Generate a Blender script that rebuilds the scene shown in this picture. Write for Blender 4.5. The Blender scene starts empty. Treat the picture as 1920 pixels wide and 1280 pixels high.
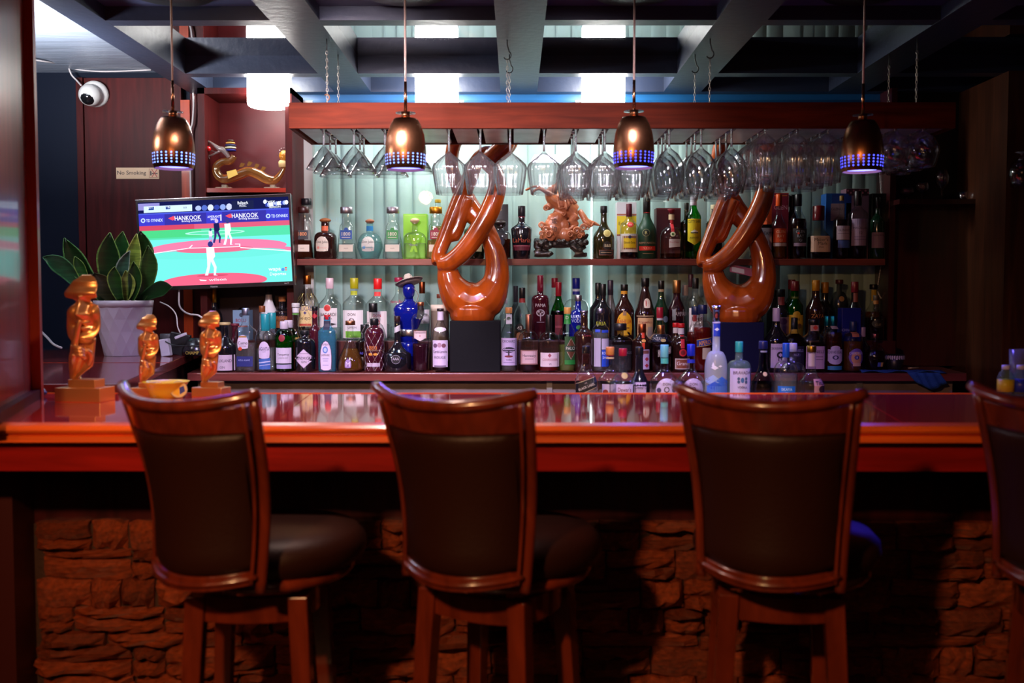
import bpy, math, random
from mathutils import Vector, Matrix, noise
random.seed(7)
C = bpy.context.scene.collection
SC = bpy.context.scene
# ---------------------------------------------------------------- camera
F = 1867.0
CAMZ = 1.40
PITCH = math.radians(2.82); YAW = math.radians(0.18)
cam_d = bpy.data.cameras.new('camera'); cam = bpy.data.objects.new('camera', cam_d); C.objects.link(cam)
cam.location = (0, 0, CAMZ); cam.rotation_euler = (math.pi/2 - PITCH, 0, YAW)
cam_d.sensor_width = 36; cam_d.lens = F/1920*36; cam_d.clip_start = .05; cam_d.clip_end = 60
cam_d.dof.use_dof = True; cam_d.dof.focus_distance = 5.1; cam_d.dof.aperture_fstop = 2.4
SC.camera = cam
# ---------------------------------------------------------------- colour, world, lights
SC.view_settings.view_transform = 'Standard'; SC.view_settings.look = 'None'
SC.view_settings.gamma = 1; SC.view_settings.use_curve_mapping = False
SC.view_settings.exposure = 0.0
SC.cycles.max_bounces = 8; SC.cycles.transparent_max_bounces = 48; SC.cycles.glossy_bounces = 5
SC.cycles.sample_clamp_indirect = 4
w = bpy.data.worlds.new('night'); SC.world = w; w.use_nodes = True
w.node_tree.nodes['Background'].inputs[0].default_value = (.25, .3, .5, 1)
w.node_tree.nodes['Background'].inputs[1].default_value = .004
def lamp(name, kind, loc, power, col, size=.1, target=None, spot=None, blend=.6, shape=None, sy=None):
    d = bpy.data.lights.new(name, kind); o = bpy.data.objects.new(name, d); C.objects.link(o)
    d.energy = power; d.color = col; o.location = loc
    if kind == 'AREA':
        d.size = size
        if sy: d.shape = 'RECTANGLE'; d.size_y = sy
    else: d.shadow_soft_size = size
    if spot: d.spot_size = math.radians(spot); d.spot_blend = blend
    if target:
        o.rotation_euler = (Vector(target)-Vector(loc)).to_track_quat('-Z', 'Y').to_euler()
    return o
WARM = (1, .50, .22)
# warm spots of the guest side, aimed at the bar front
lamp('room_spot', 'SPOT', (-1.0, -.3, 2.46), 260, WARM, .07, (-.2, 2.7, .75), 62, .8)
lamp('room_spot', 'SPOT', (-1.9, .2, 2.25), 26, (1, .32, .16), .07, (-1.5, 2.7, .6), 50, .8)
# warm spot on the rack, then two added frontal fills for bottles and blind
lamp('spot_and_fill', 'SPOT', (-1.0, 2.6, 2.44), 15, (1, .62, .36), .04, (-.75, 4.25, 2.12), 70, .9)
lamp('spot_and_fill', 'SPOT', (-.75, 2.9, 2.42), 270, (1, .86, 1), .12, (-.55, 5.3, 1.3), 70, .9)
lamp('spot_and_fill', 'SPOT', (.25, 2.9, 2.42), 90, (.92, .80, 1), .12, (.25, 5.3, 1.3), 60, .9)
lamp('ceiling_uplight', 'AREA', (-2.25, 4.1, 2.25), 60, (.93, .96, 1), .25, (-2.2, 4.35, 3.2))
lamp('ceiling_lamp', 'POINT', (-2.25, 3.6, 2.2), 20, (1, .9, .96), .09)
lamp('ceiling_lamp', 'AREA', (-.3, -1.2, 2.4), 3, (1, .5, .3), 1.2, (0, 3, 1.2))
lamp('bar_top_fill', 'SPOT', (-.5, 2.75, 2.44), 60, (1, .66, .56), .05, (-.5, 3.05, 1.05), 110, .9)  # added fill that brightens the bar top
lamp('well_fill', 'SPOT', (.5, 2.7, 2.44), 110, (.88, .8, 1), .05, (.65, 3.8, 1.0), 42, .8)  # added fill so the labels of the well bottles are lit
lamp('blue_led_spot', 'SPOT', (1.15, 2.35, 2.42), 1500, (.02, .03, 1), .03, (.86, 2.46, .82), 6, .5)

def raydir(px, py):
    d = Vector(((px-960)/F, -(py-640)/F, -1)); d.rotate(cam.rotation_euler); return d
def at(px, py, Y):
    d = raydir(px, py); t = Y/d.y
    return Vector((d.x*t, Y, CAMZ+d.z*t))
def onz(px, py, z):
    d = raydir(px, py); t = (z-CAMZ)/d.z
    return Vector((d.x*t, d.y*t, z))
def mpp(Y): return Y/F
# ---------------------------------------------------------------- materials
def srgb(c):
    if isinstance(c, str):
        c = [int(c[i:i+2], 16)/255 for i in (0, 2, 4)]
    return tuple(x/12.92 if x <= .04045 else ((x+.055)/1.055)**2.4 for x in c)
MATS = {}
def nt(name):
    m = bpy.data.materials.new(name); m.use_nodes = True; t = m.node_tree
    for n in list(t.nodes): t.nodes.remove(n)
    o = t.nodes.new('ShaderNodeOutputMaterial'); return m, t, o
def N(t, kind, **kw):
    n = t.nodes.new('ShaderNode'+kind)
    for k, v in kw.items():
        if k in n.inputs: n.inputs[k].default_value = v
        else: setattr(n, k, v)
    return n
def L(t, a, ao, b, bi): t.links.new(a.outputs[ao], b.inputs[bi])
def pbr(name, col, rough=.5, metal=0, spec=.5, bump=0, bscale=20, var=0, vscale=4, coat=0, emit=None, es=0, aniso=0, stretch=(1,1,1), trans=0, sub=0):
    if name in MATS: return MATS[name]
    m, t, o = nt(name); b = N(t, 'BsdfPrincipled'); L(t, b, 0, o, 0)
    c = srgb(col) if isinstance(col, str) else col
    b.inputs['Base Color'].default_value = (*c, 1); b.inputs['Roughness'].default_value = rough
    b.inputs['Metallic'].default_value = metal; b.inputs['Specular IOR Level'].default_value = spec
    b.inputs['Coat Weight'].default_value = coat; b.inputs['Coat Roughness'].default_value = .06
    b.inputs['Anisotropic'].default_value = aniso; b.inputs['Transmission Weight'].default_value = trans
    if emit:
        e = srgb(emit) if isinstance(emit, str) else emit
        b.inputs['Emission Color'].default_value = (*e, 1); b.inputs['Emission Strength'].default_value = es
    if bump or var:
        tc = N(t, 'TexCoord'); mp = N(t, 'Mapping'); mp.inputs['Scale'].default_value = stretch; L(t, tc, 'Object', mp, 0)
    if var:
        nz = N(t, 'TexNoise'); nz.inputs['Scale'].default_value = vscale; nz.inputs['Detail'].default_value = 5; L(t, mp, 0, nz, 0)
        r = N(t, 'ValToRGB'); L(t, nz, 0, r, 0)
        r.color_ramp.elements[0].position = .3; r.color_ramp.elements[1].position = .7
        r.color_ramp.elements[0].color = (*[x*(1-var) for x in c], 1); r.color_ramp.elements[1].color = (*[min(1, x*(1+var)) for x in c], 1)
        L(t, r, 0, b, 'Base Color')
    if bump:
        nz = N(t, 'TexNoise'); nz.inputs['Scale'].default_value = bscale; nz.inputs['Detail'].default_value = 6; L(t, mp, 0, nz, 0)
        bp = N(t, 'Bump'); bp.inputs['Strength'].default_value = bump; bp.inputs['Distance'].default_value = .01
        L(t, nz, 0, bp, 'Height'); L(t, bp, 0, b, 'Normal')
    MATS[name] = m; return m
def wood(name, col, dark=.45, rough=.25, stretch=(1.2, 14, 14), coat=.4, spec=.5):
    if name in MATS: return MATS[name]
    m, t, o = nt(name); b = N(t, 'BsdfPrincipled'); L(t, b, 0, o, 0)
    c = srgb(col) if isinstance(col, str) else col
    tc = N(t, 'TexCoord'); mp = N(t, 'Mapping'); mp.inputs['Scale'].default_value = stretch; L(t, tc, 'Object', mp, 0)
    nz = N(t, 'TexNoise'); nz.inputs['Scale'].default_value = 2.2; nz.inputs['Detail'].default_value = 8; nz.inputs['Distortion'].default_value = .6; L(t, mp, 0, nz, 0)
    r = N(t, 'ValToRGB'); L(t, nz, 0, r, 0)
    r.color_ramp.elements[0].position = .32; r.color_ramp.elements[1].position = .72
    r.color_ramp.elements[0].color = (*[x*(1-dark) for x in c], 1); r.color_ramp.elements[1].color = (*[min(1, x*1.25) for x in c], 1)
    L(t, r, 0, b, 'Base Color'); b.inputs['Roughness'].default_value = rough
    b.inputs['Coat Weight'].default_value = coat; b.inputs['Coat Roughness'].default_value = .08; b.inputs['Specular IOR Level'].default_value = spec
    bp = N(t, 'Bump'); bp.inputs['Strength'].default_value = .08; bp.inputs['Distance'].default_value = .004
    L(t, nz, 0, bp, 'Height'); L(t, bp, 0, b, 'Normal')
    MATS[name] = m; return m
def thin_glass(name, tint, edge=.5, gloss=1.0, rough=.03, milk=0, flute=0):
    """thin walled glass: clear through, Fresnel sheen, darker where the wall is seen along its length"""
    if name in MATS: return MATS[name]
    m, t, o = nt(name)
    c = srgb(tint) if isinstance(tint, str) else tint
    tr = N(t, 'BsdfTransparent'); gl = N(t, 'BsdfGlossy'); gl.inputs['Roughness'].default_value = rough
    lw = N(t, 'LayerWeight'); lw.inputs['Blend'].default_value = .5
    pw = N(t, 'Math', operation='POWER'); L(t, lw, 'Facing', pw, 0); pw.inputs[1].default_value = 3
    mx = N(t, 'MixRGB'); L(t, pw, 0, mx, 0); mx.inputs[1].default_value = (*c, 1); mx.inputs[2].default_value = (*[x*edge for x in c], 1)
    L(t, mx, 0, tr, 0)
    p5 = N(t, 'Math', operation='POWER'); L(t, lw, 'Facing', p5, 0); p5.inputs[1].default_value = 4      # Schlick
    mu = N(t, 'Math', operation='MULTIPLY_ADD', use_clamp=True); L(t, p5, 0, mu, 0); mu.inputs[1].default_value = .8*gloss; mu.inputs[2].default_value = .045*gloss
    ms = N(t, 'MixShader'); L(t, mu, 0, ms, 0); L(t, tr, 0, ms, 1); L(t, gl, 0, ms, 2)
    out = ms
    if milk:
        df = N(t, 'BsdfDiffuse'); df.inputs[0].default_value = (*[min(1, x*1.0) for x in c], 1)
        ms2 = N(t, 'MixShader'); ms2.inputs[0].default_value = milk; L(t, ms, 0, ms2, 1); L(t, df, 0, ms2, 2); out = ms2
    L(t, out, 0, o, 0)
    MATS[name] = m; return m
def emis(name, col, s):
    if name in MATS: return MATS[name]
    m, t, o = nt(name); e = N(t, 'Emission'); c = srgb(col) if isinstance(col, str) else col
    e.inputs[0].default_value = (*c, 1); e.inputs[1].default_value = s; L(t, e, 0, o, 0); MATS[name] = m; return m
def printed():
    if 'print' in MATS: return MATS['print']
    m, t, o = nt('print'); b = N(t, 'BsdfPrincipled'); L(t, b, 0, o, 0); a = N(t, 'Attribute', attribute_name='Col'); L(t, a, 'Color', b, 'Base Color')
    b.inputs['Roughness'].default_value = .55; MATS['print'] = m; return m
def screen_mat(s):
    m, t, o = nt('screen_light'); e = N(t, 'Emission'); a = N(t, 'Attribute', attribute_name='Col'); L(t, a, 'Color', e, 0)
    e.inputs[1].default_value = s; L(t, e, 0, o, 0); return m
# ---------------------------------------------------------------- mesh helpers
class MB:
    def __init__(s): s.v = []; s.f = []; s.c = []; s.sm = []
    def add(s, v, f, col=None, smooth=False):
        b = len(s.v); s.v += [tuple(x) for x in v]; s.f += [tuple(i+b for i in q) for q in f]
        s.c += [col]*len(f); s.sm += [smooth]*len(f); return s
    def box(s, x0, y0, z0, x1, y1, z1, col=None):
        v = [(x0,y0,z0),(x1,y0,z0),(x1,y1,z0),(x0,y1,z0),(x0,y0,z1),(x1,y0,z1),(x1,y1,z1),(x0,y1,z1)]
        return s.add(v, [(0,3,2,1),(4,5,6,7),(0,1,5,4),(1,2,6,5),(2,3,7,6),(3,0,4,7)], col)
    def prism(s, pts, z0, z1, col=None):     # polygon in xy, CCW
        n = len(pts); v = [(p[0], p[1], z0) for p in pts]+[(p[0], p[1], z1) for p in pts]
        f = [tuple(reversed(range(n))), tuple(range(n, 2*n))]+[(i, (i+1) % n, n+(i+1) % n, n+i) for i in range(n)]
        return s.add(v, f, col)
    def extr(s, pts, x0, x1):              # polygon in yz extruded along x
        n = len(pts); v = [(x0, p[0], p[1]) for p in pts]+[(x1, p[0], p[1]) for p in pts]
        f = [tuple(range(n)), tuple(reversed(range(n, 2*n)))]+[(i, n+i, n+(i+1) % n, (i+1) % n) for i in range(n)]
        return s.add(v, f)
    def lathe(s, prof, n=20, e=2, dr=1, cx=0, cy=0, smooth=True, flute=0, nf=0, col=None):
        v = []; f = []
        for (r, z) in prof:
            for i in range(n):
                a = 2*math.pi*i/n; ca, sa = math.cos(a), math.sin(a)
                if e != 2:
                    k = (abs(ca)**e+abs(sa)**e)**(-1/e); ca *= k; sa *= k
                rr = r*(1+flute*math.cos(nf*a)) if flute else r
                v.append((cx+rr*ca, cy+rr*sa*dr, z))
        for j in range(len(prof)-1):
            for i in range(n):
                i2 = (i+1) % n; f.append((j*n+i, j*n+i2, (j+1)*n+i2, (j+1)*n+i))
        if prof[0][0] > 1e-6: f.append(tuple(reversed(range(n))))
        if prof[-1][0] > 1e-6: f.append(tuple((len(prof)-1)*n+i for i in range(n)))
        return s.add(v, f, col, smooth)
    def tube(s, pts, rad, n=8, flat=1, res=1, cap=True, smooth=True, up=None, col=None):
        P = [Vector(p) for p in pts]; R = list(rad) if hasattr(rad, '__len__') else [rad]*len(P)
        if res > 1:
            Q = []; RR = []
            for i in range(len(P)-1):
                p0 = P[max(i-1, 0)]; p1 = P[i]; p2 = P[i+1]; p3 = P[min(i+2, len(P)-1)]
                for k in range(res):
                    t = k/res
                    Q.append(.5*((2*p1)+(p2-p0)*t+(2*p0-5*p1+4*p2-p3)*t*t+(3*p1-p0-3*p2+p3)*t**3)); RR.append(R[i]*(1-t)+R[i+1]*t)
            Q.append(P[-1]); RR.append(R[-1]); P, R = Q, RR
        v = []; f = []; nrm = None
        for i, p in enumerate(P):
            d = (P[min(i+1, len(P)-1)]-P[max(i-1, 0)]).normalized()
            if nrm is None:
                a = Vector(up) if up else (Vector((0, 0, 1)) if abs(d.z) < .9 else Vector((1, 0, 0)))
                nrm = (a-d*a.dot(d)).normalized()
            else:
                nrm = (nrm-d*nrm.dot(d)).normalized()
            b = d.cross(nrm)
            for k in range(n):
                a = 2*math.pi*k/n; v.append(p+nrm*(R[i]*math.cos(a))+b*(R[i]*flat*math.sin(a)))
        m = len(P)
        for i in range(m-1):
            for k in range(n):
                k2 = (k+1) % n; f.append((i*n+k, i*n+k2, (i+1)*n+k2, (i+1)*n+k))
        if cap: f.append(tuple(reversed(range(n)))); f.append(tuple((m-1)*n+k for k in range(n)))
        return s.add(v, f, col, smooth)
    def ball(s, c, r, n=12, m=8, col=None, sc=(1, 1, 1)):
        prof = [(r*math.sin(math.pi*j/m), -r*math.cos(math.pi*j/m)) for j in range(m+1)]
        b = MB().lathe(prof, n); v = [(c[0]+x*sc[0], c[1]+y*sc[1], c[2]+z*sc[2]) for x, y, z in b.v]
        return s.add(v, b.f, col, True)
    def build(s, name, mat, parent=None, loc=None, bevel=0, origin=None):
        me = bpy.data.meshes.new(name)
        if origin is None and parent is None and loc is None and s.v:      # top-level: origin at base centre
            xs = [p[0] for p in s.v]; ys = [p[1] for p in s.v]; zs = [p[2] for p in s.v]
            origin = ((min(xs)+max(xs))/2, (min(ys)+max(ys))/2, min(zs))
        vv = s.v if origin is None else [(a-origin[0], b-origin[1], c-origin[2]) for a, b, c in s.v]
        me.from_pydata(vv, [], s.f)
        me.polygons.foreach_set('use_smooth', s.sm)
        if any(c is not None for c in s.c):
            ca = me.color_attributes.new('Col', 'FLOAT_COLOR', 'CORNER'); buf = []
            for p, c in zip(s.f, s.c):
                k = srgb(c) if isinstance(c, str) else (c or (1, 1, 1)); buf += [*k, 1]*len(p)
            ca.data.foreach_set('color', buf)
        if mat: me.materials.append(mat)
        me.update()
        o = bpy.data.objects.new(name, me); C.objects.link(o)
        if parent: o.parent = parent
        if origin is not None: o.location = origin
        if loc is not None: o.location = loc
        if bevel:
            b = o.modifiers.new('bevel', 'BEVEL'); b.width = bevel; b.segments = 2; b.limit_method = 'ANGLE'
        return o
def tag(o, label=None, cat=None, group=None, kind=None):
    if label: o['label'] = label
    if cat: o['category'] = cat
    if group: o['group'] = group
    if kind: o['kind'] = kind
    return o
def thing(name, label, cat, loc=(0, 0, 0), rz=0, group=None):
    o = bpy.data.objects.new(name, None); C.objects.link(o); o.location = loc; o.rotation_euler = (0, 0, rz)
    o.empty_display_size = .05
    return tag(o, label, cat, group)
def struct(name, mb, mat, parent=None, bevel=0):
    o = mb.build(name, mat, parent, bevel=bevel)
    if not parent: o['kind'] = 'structure'
    return o
KIDS = {}
def copy_tree(r, loc, rz=None, label=None, group=None):
    c = r.copy(); C.objects.link(c); c.location = loc
    if rz is not None: c.rotation_euler = (0, 0, rz)
    if label: c['label'] = label
    if group: c['group'] = group
    for ch in KIDS.setdefault(r.name, list(r.children)):
        d = ch.copy(); C.objects.link(d); d.parent = c
    return c
def fuse(o, vox, it=3):
    m = o.modifiers.new('fuse', 'REMESH'); m.mode = 'VOXEL'; m.voxel_size = vox; m.use_smooth_shade = True
    if it:
        s = o.modifiers.new('soft', 'SMOOTH'); s.iterations = it; s.factor = .6
    return o
# text as flat polygons
TC = {}
def text_poly(s, bold=0):
    if 'M' in s: bold = 0
    k = (s, bold)
    if k in TC: return TC[k]
    cu = bpy.data.curves.new('t', 'FONT'); cu.body = s; cu.resolution_u = 2; cu.offset = bold
    o = bpy.data.objects.new('t', cu); me = o.to_mesh()
    v = [(p.co.x, p.co.y) for p in me.vertices]; f = [tuple(p.vertices) for p in me.polygons]
    o.to_mesh_clear(); bpy.data.objects.remove(o); bpy.data.curves.remove(cu)
    xs = [a for a, b in v]; ys = [b for a, b in v]
    x0, x1, y0, y1 = min(xs), max(xs), min(ys), max(ys)
    v = [((a-(x0+x1)/2), (b-(y0+y1)/2)) for a, b in v]
    TC[k] = (v, f, x1-x0, y1-y0); return TC[k]
def text2d(s, cx, cy, h, wmax=None, rot=0, bold=.01, wfix=None):
    """list of 2D verts (x right, y up) centred at cx, cy with glyph height h"""
    v, f, w_, h_ = text_poly(s, bold); sy = h/h_; sx = sy*.92
    if wfix: sx = wfix/w_
    if wmax and w_*sx > wmax: sx = wmax/w_
    ca, sa = math.cos(rot), math.sin(rot)
    return [(cx+(a*sx)*ca-(b*sy)*sa, cy+(a*sx)*sa+(b*sy)*ca) for a, b in v], f
# ================================================================ SETTING
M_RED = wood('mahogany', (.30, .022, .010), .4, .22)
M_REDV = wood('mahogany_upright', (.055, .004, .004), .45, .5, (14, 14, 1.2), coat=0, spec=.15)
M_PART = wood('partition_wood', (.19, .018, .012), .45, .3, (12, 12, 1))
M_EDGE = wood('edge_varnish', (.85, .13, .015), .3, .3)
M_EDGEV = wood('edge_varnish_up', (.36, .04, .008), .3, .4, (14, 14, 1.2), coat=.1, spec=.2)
M_APRON = wood('apron_varnish', (.30, .010, .006), .35, .28)
M_SHELF = wood('shelf_wood', (.19, .042, .034), .35, .3)
M_NAVY = pbr('navy_paint', (.0022, .005, .015), .6, spec=.15)
M_BEAM = pbr('beam_paint', (.026, .034, .062), .38, bump=.15, bscale=30)
M_CEIL = pbr('ceiling_paint', (.26, .30, .38), .33, bump=.3, bscale=5, stretch=(1, 6, 1), var=.15, vscale=3)
M_COFF = pbr('coffer_blue', (.012, .11, .30), .35)
M_COFD = pbr('coffer_dark', (.06, .07, .14), .35)
M_MIRR = pbr('mirror_panel', (.55, .56, .58), .03, metal=1)
M_DARKW = wood('dark_wood', (.05, .006, .007), .5, .35, (12, 12, 1))
M_BLACK = pbr('black_paint', (.01, .01, .012), .4)
ZB = 2.474                                    # beam undersides
struct('floor', MB().box(-3.2, -2.6, -.06, 3.4, 6.0, 0), wood('floor_wood', (.05, .02, .012), .4, .4))
struct('ceiling', MB().box(-3.2, -2.6, 2.60, 3.4, 6.0, 2.66), M_CEIL)
struct('wall_west', MB().box(-2.86, -2.6, 0, -2.76, 6.0, 2.6), M_NAVY)
struct('wall_east', MB().box(3.0, -2.6, 0, 3.1, 6.0, 2.6), M_DARKW)
struct('wall_south', MB().box(-3.2, -2.6, 0, 3.4, -2.5, 2.6), pbr('south_wall', (.05, .02, .02), .6))
# ---- north wall: pieces round the window
WX0 = at(556, 400, 5.5).x; WX1 = at(1652, 400, 5.5).x
wn = MB().box(-2.86, 5.50, 0, WX0-.02, 5.62, 2.6).box(WX1, 5.50, 0, 3.1, 5.62, 2.6).box(WX0-.02, 5.50, 0, WX1, 5.62, 1.0).box(WX0-.02, 5.50, 2.44, WX1, 5.62, 2.6)
struct('wall_north', wn, M_NAVY)
# coffer panels (each a piece of the ceiling)
BX = [(-1.755, -1.622), (-.970, -.774), (-.078, .118), (.796, .996), (1.68, 1.88), (2.58, 2.78)]
CY = [(2.08, 2.16), (3.05, 3.13), (3.994, 4.075), (4.952, 5.035), (5.40, 5.50)]
cof = thing('ceiling_coffers', None, None); cof['kind'] = 'structure'
for i in range(len(BX)-1):
    for j in range(len(CY)-1):
        x0, x1, y0, y1 = BX[i][1], BX[i+1][0], CY[j][1], CY[j+1][0]
        mat = [M_COFD, M_COFD, M_MIRR, M_COFF][j]; z = [2.53, 2.53, 2.562, 2.575][j]
        MB().box(x0, y0, z, x1, y1, z+.02).build('coffer_panel', mat, cof)
        if j == 3:      # inner moulding of the blue coffers
            mo = MB(); t = .035
            mo.box(x0, y0, z-.02, x1, y0+t, z).box(x0, y1-t, z-.02, x1, y1, z).box(x0, y0+t, z-.02, x0+t, y1-t, z).box(x1-t, y0+t, z-.02, x1, y1-t, z)
            mo.build('coffer_moulding', M_COFF, cof)
for i, (x0, x1) in enumerate(BX):
    struct('trim_1', MB().box(x0, 1.0, ZB, x1, 5.50, 2.60), M_BEAM, cof).name = 'long_beam'
for (y0, y1) in CY:
    for i in range(len(BX)-1):
        struct('trim_1', MB().box(BX[i][1], y0, ZB+.0006, BX[i+1][0], y1, 2.60), M_BEAM, cof).name = 'cross_beam'
for nm in ('long_beam', 'cross_beam'): pass
# blue wall strip over the window
struct('trim_2', MB().box(WX0-.3, 5.47, 2.40, WX1, 5.50, 2.474), M_COFF)
# black ceiling plates the pendants hang from
# ---- window: frame, glass, blinds
win = MB()
wf = MB().box(WX0-.02, 5.46, 1.0, WX0+.10, 5.56, 2.44)
struct('window_1', wf, pbr('window_frame', (.52, .50, .47), .5))
mull = [at(p, 400, 5.47).x for p in (592,)]
gls = thing('window_glass', None, None, (0, 0, 0)); gls['kind'] = 'structure'
gm = thin_glass('window_glass_m', (.92, .97, .96), .9, .9, .01)
gx = [WX0+.10, -.30, .42, 1.12, WX1]
for a, b in zip(gx[:-1], gx[1:]):
    MB().box(a, 5.452, 1.02, b-.004, 5.456, 2.44).build('pane', gm, gls)
# vertical blinds
bl = thing('vertical_blind', 'pale green vertical blind slats hanging behind the bottle shelves', 'blind', (0, 5.53, 2.42))
slat_m, t_, o_ = nt('blind_slat')
b_s = N(t_, 'BsdfPrincipled'); b_s.inputs['Base Color'].default_value = (.72, .82, .80, 1); b_s.inputs['Roughness'].default_value = .55
tl_ = N(t_, 'BsdfTranslucent'); tl_.inputs[0].default_value = (.76, .86, .85, 1); mx_ = N(t_, 'MixShader'); mx_.inputs[0].default_value = .28
L(t_, b_s, 0, mx_, 1); L(t_, tl_, 0, mx_, 2); L(t_, mx_, 0, o_, 0)
lamp('blind_fill', 'AREA', (-.25, 5.592, 1.62), 9, (.90, .97, 1), 1.9, (-.25, 5.0, 1.62), sy=1.15)  # added backlight that lifts the lower part of the blind
xs = WX0+.14; k = 0; W_ = .118
GAP = at(1110, 400, 5.53).x
sv = []
def slat(ang):
    m = MB(); n = 6; ca, sa = math.cos(ang), math.sin(ang); v = []
    for z in (-1.40, 0):
        for i in range(n+1):
            u = (i/n-.5)*W_; c = .010*(1-(2*i/n-1)**2)
            v.append((u*ca+c*sa, u*sa-c*ca, z))
    f = [(i, i+1, n+2+i, n+1+i) for i in range(n)]
    m.add(v, f, None, True); o = m.build('slat', slat_m, bl); so = o.modifiers.new('t', 'SOLIDIFY'); so.thickness = .0012
    return o
protos = [slat(a) for a in (.28, -.16, .36, .12)]
used = [False]*4
while xs < WX1+.02:
    if abs(xs-GAP) < .035: xs = GAP+.055
    q = (k*5+1) % 4 if k % 3 else k % 4
    o = protos[q] if not used[q] else protos[q].copy()
    if used[q]: C.objects.link(o); o.parent = bl
    used[q] = True
    o.location = (xs, 0, 0); xs += .079+.008*math.sin(k*2.3); k += 1
    if GAP-.055 < xs < GAP+.05: xs = GAP+.058
MB().box(WX0+.1, -.02, 0, WX1, .02, .02).build('head_rail', pbr('rail_white', (.6, .6, .6), .4), bl)
struct('trim_3', MB().box(WX0, 5.60, 1.0, WX1, 5.61, 2.44), pbr('night_backing', (.10, .12, .12), .7))
tl = thing('gap_light_strip', 'bright white strip added as the light showing through the blind gap', 'lamp', (GAP, 5.575, 1.1))  # glowing strip added for the bright gap, source behind it unknown
MB().lathe([(0, 0), (.012, 0), (.012, 1.32), (0, 1.32)], 10).build('tube', emis('gap_white', (.92, .97, 1), 9), tl)
MB().lathe([(0, -.03), (.013, -.03), (.013, 0), (0, 0)], 10).build('end_cap', M_BLACK, tl)
# bead chain loop at the right end of the blind
cp = []
for (px, py) in [(1646, 260), (1650, 330), (1655, 400), (1659, 450), (1655, 480), (1648, 520), (1645, 545), (1651, 558), (1660, 560), (1667, 550), (1669, 530), (1664, 490), (1659, 450), (1654, 380), (1650, 260)]:
    cp.append(at(px, py, 5.40))
ch = MB(); ch.tube([tuple(p) for p in cp], .0022, 5, res=4)
for i in range(len(cp)-1):
    for q in range(12):
        p = cp[i].lerp(cp[i+1], q/12)
        if q % 2 == 0: ch.ball(p, .0042, 6, 4)
tag(ch.build('bead_chain', pbr('bead_white', (.6, .57, .57), .4)), 'white beaded blind cord hanging in a long loop', 'cord')

# ---- shelf over the back bar
SHZ = at(900, 485, 5.26).z; SX0 = at(551, 490, 5.26).x; SX1 = at(1660, 490, 5.26).x
sh = MB().box(SX0, 5.26, SHZ-.034, SX1, 5.45, SHZ)
tag(sh.build('bottle_shelf', M_SHELF, bevel=.002), 'long red-brown wooden wall shelf carrying the upper bottles', 'shelf')
# ---- back bar
BBZ = 1.0; bb = thing('back_bar', 'dark red back bar counter under the two rows of bottles', 'counter', (0, 5.2, 0))
BX0 = at(372, 700, 4.93).x
MB().prism([(-1.63, -.27), (2.24, -.27), (2.3, .19), (-1.70, .19)], .96, 1.0).build('worktop', M_SHELF, bb, bevel=.004)
MB().box(-1.60, -.20, 0, 2.2, -.17, .96).build('front_panel', pbr('backbar_front', (.17, .13, .14), .5, var=.3, vscale=6), bb)
for px in (1030, 1262, 1610):
    x = at(px, 730, 5.0).x
    MB().box(x-.014, -.215, .5, x+.014, -.20, .955).build('bracket', pbr('bracket_steel', (.5, .5, .52), .35, metal=.8), bb)
RSX = at(550, 640, 5.15).x
rs = MB().prism([(RSX, 5.15), (1.97, 5.15), (1.97, 5.42), (RSX, 5.42)], 1.0, 1.15)
tag(rs.build('bottle_riser', M_DARKW, bevel=.003), 'low dark wooden step on the back bar carrying the rear bottles', 'riser')
# ---- bar counter
BZ = 1.055; YF = 2.60; YB = 3.39
bar = thing('bar_counter', 'long mahogany bar counter with orange varnished edge and stone front', 'counter', (.2, 3.0, 0))
ox, oy = .2, 3.0
def bb_(x0, y0, z0, x1, y1, z1): return MB().box(x0-ox, y0-oy, z0, x1-ox, y1-oy, z1)
bb_(-2.2, YF+.02, BZ-.045, 2.9, YB, BZ-.006).build('counter_slab', wood('bar_top', (.22, .014, .013), .35, .12), bar)
edge = [(YF-.002-oy, BZ-.004), (YF-.010-oy, BZ-.010), (YF-.014-oy, BZ-.016), (YF-.010-oy, BZ-.023), (YF+.002-oy, BZ-.026), (YF+.004-oy, BZ-.030), (YF-.006-oy, BZ-.033), (YF-.008-oy, BZ-.048), (YF+.03-oy, BZ-.050), (YF+.03-oy, BZ)]
e2 = MB(); e2.extr(list(reversed(edge)), -2.2-ox, 2.9-ox); e2.build('edge_moulding', M_EDGE, bar)
bb_(-2.2, YB, BZ-.045, 2.9, YB+.012, BZ+.002).build('rear_edge', M_EDGE, bar)
bb_(-2.2, YF+.03, .925, 2.9, YF+.055, BZ-.045).build('apron', M_APRON, bar)
bb_(-2.2, YF+.055, .93, 2.9, YB-.02, .95).build('underside', M_DARKW, bar)
# clear plates lying on the top, with the seams between them
gt = pbr('top_gloss', (.72, .05, .06), .04, spec=.9, coat=1)
seams = [(-2.2, -2.2), (at(505, 795, YF).x, onz(575, 742, BZ).x), (onz(1107, 795, BZ).x, onz(1090, 742, BZ).x), (onz(1700, 795, BZ).x, onz(1610, 742, BZ).x), (2.9, 2.9)]
for (a0, b0), (a1, b1) in zip(seams[:-1], seams[1:]):
    MB().prism([(a0+.002-ox, YF+.032-oy), (a1-.002-ox, YF+.032-oy), (b1-.002-ox, YB-.012-oy), (b0+.002-ox, YB-.012-oy)], BZ-.006, BZ).build('top_plate', gt, bar)
bb_(-1.5, 2.99, .70, 2.9, 3.05, .93).build('knee_panel', M_DARKW, bar)
bb_(-1.5, 2.985, 0, 2.9, 3.05, .70).build('backing_wall', pbr('mortar', (.05, .022, .015), .9, bump=.6, bscale=50), bar)
bb_(-2.2, 2.86, 0, -1.46, 3.05, .93).build('end_post', pbr('post_red', (.05, .004, .003), .5), bar)
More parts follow.
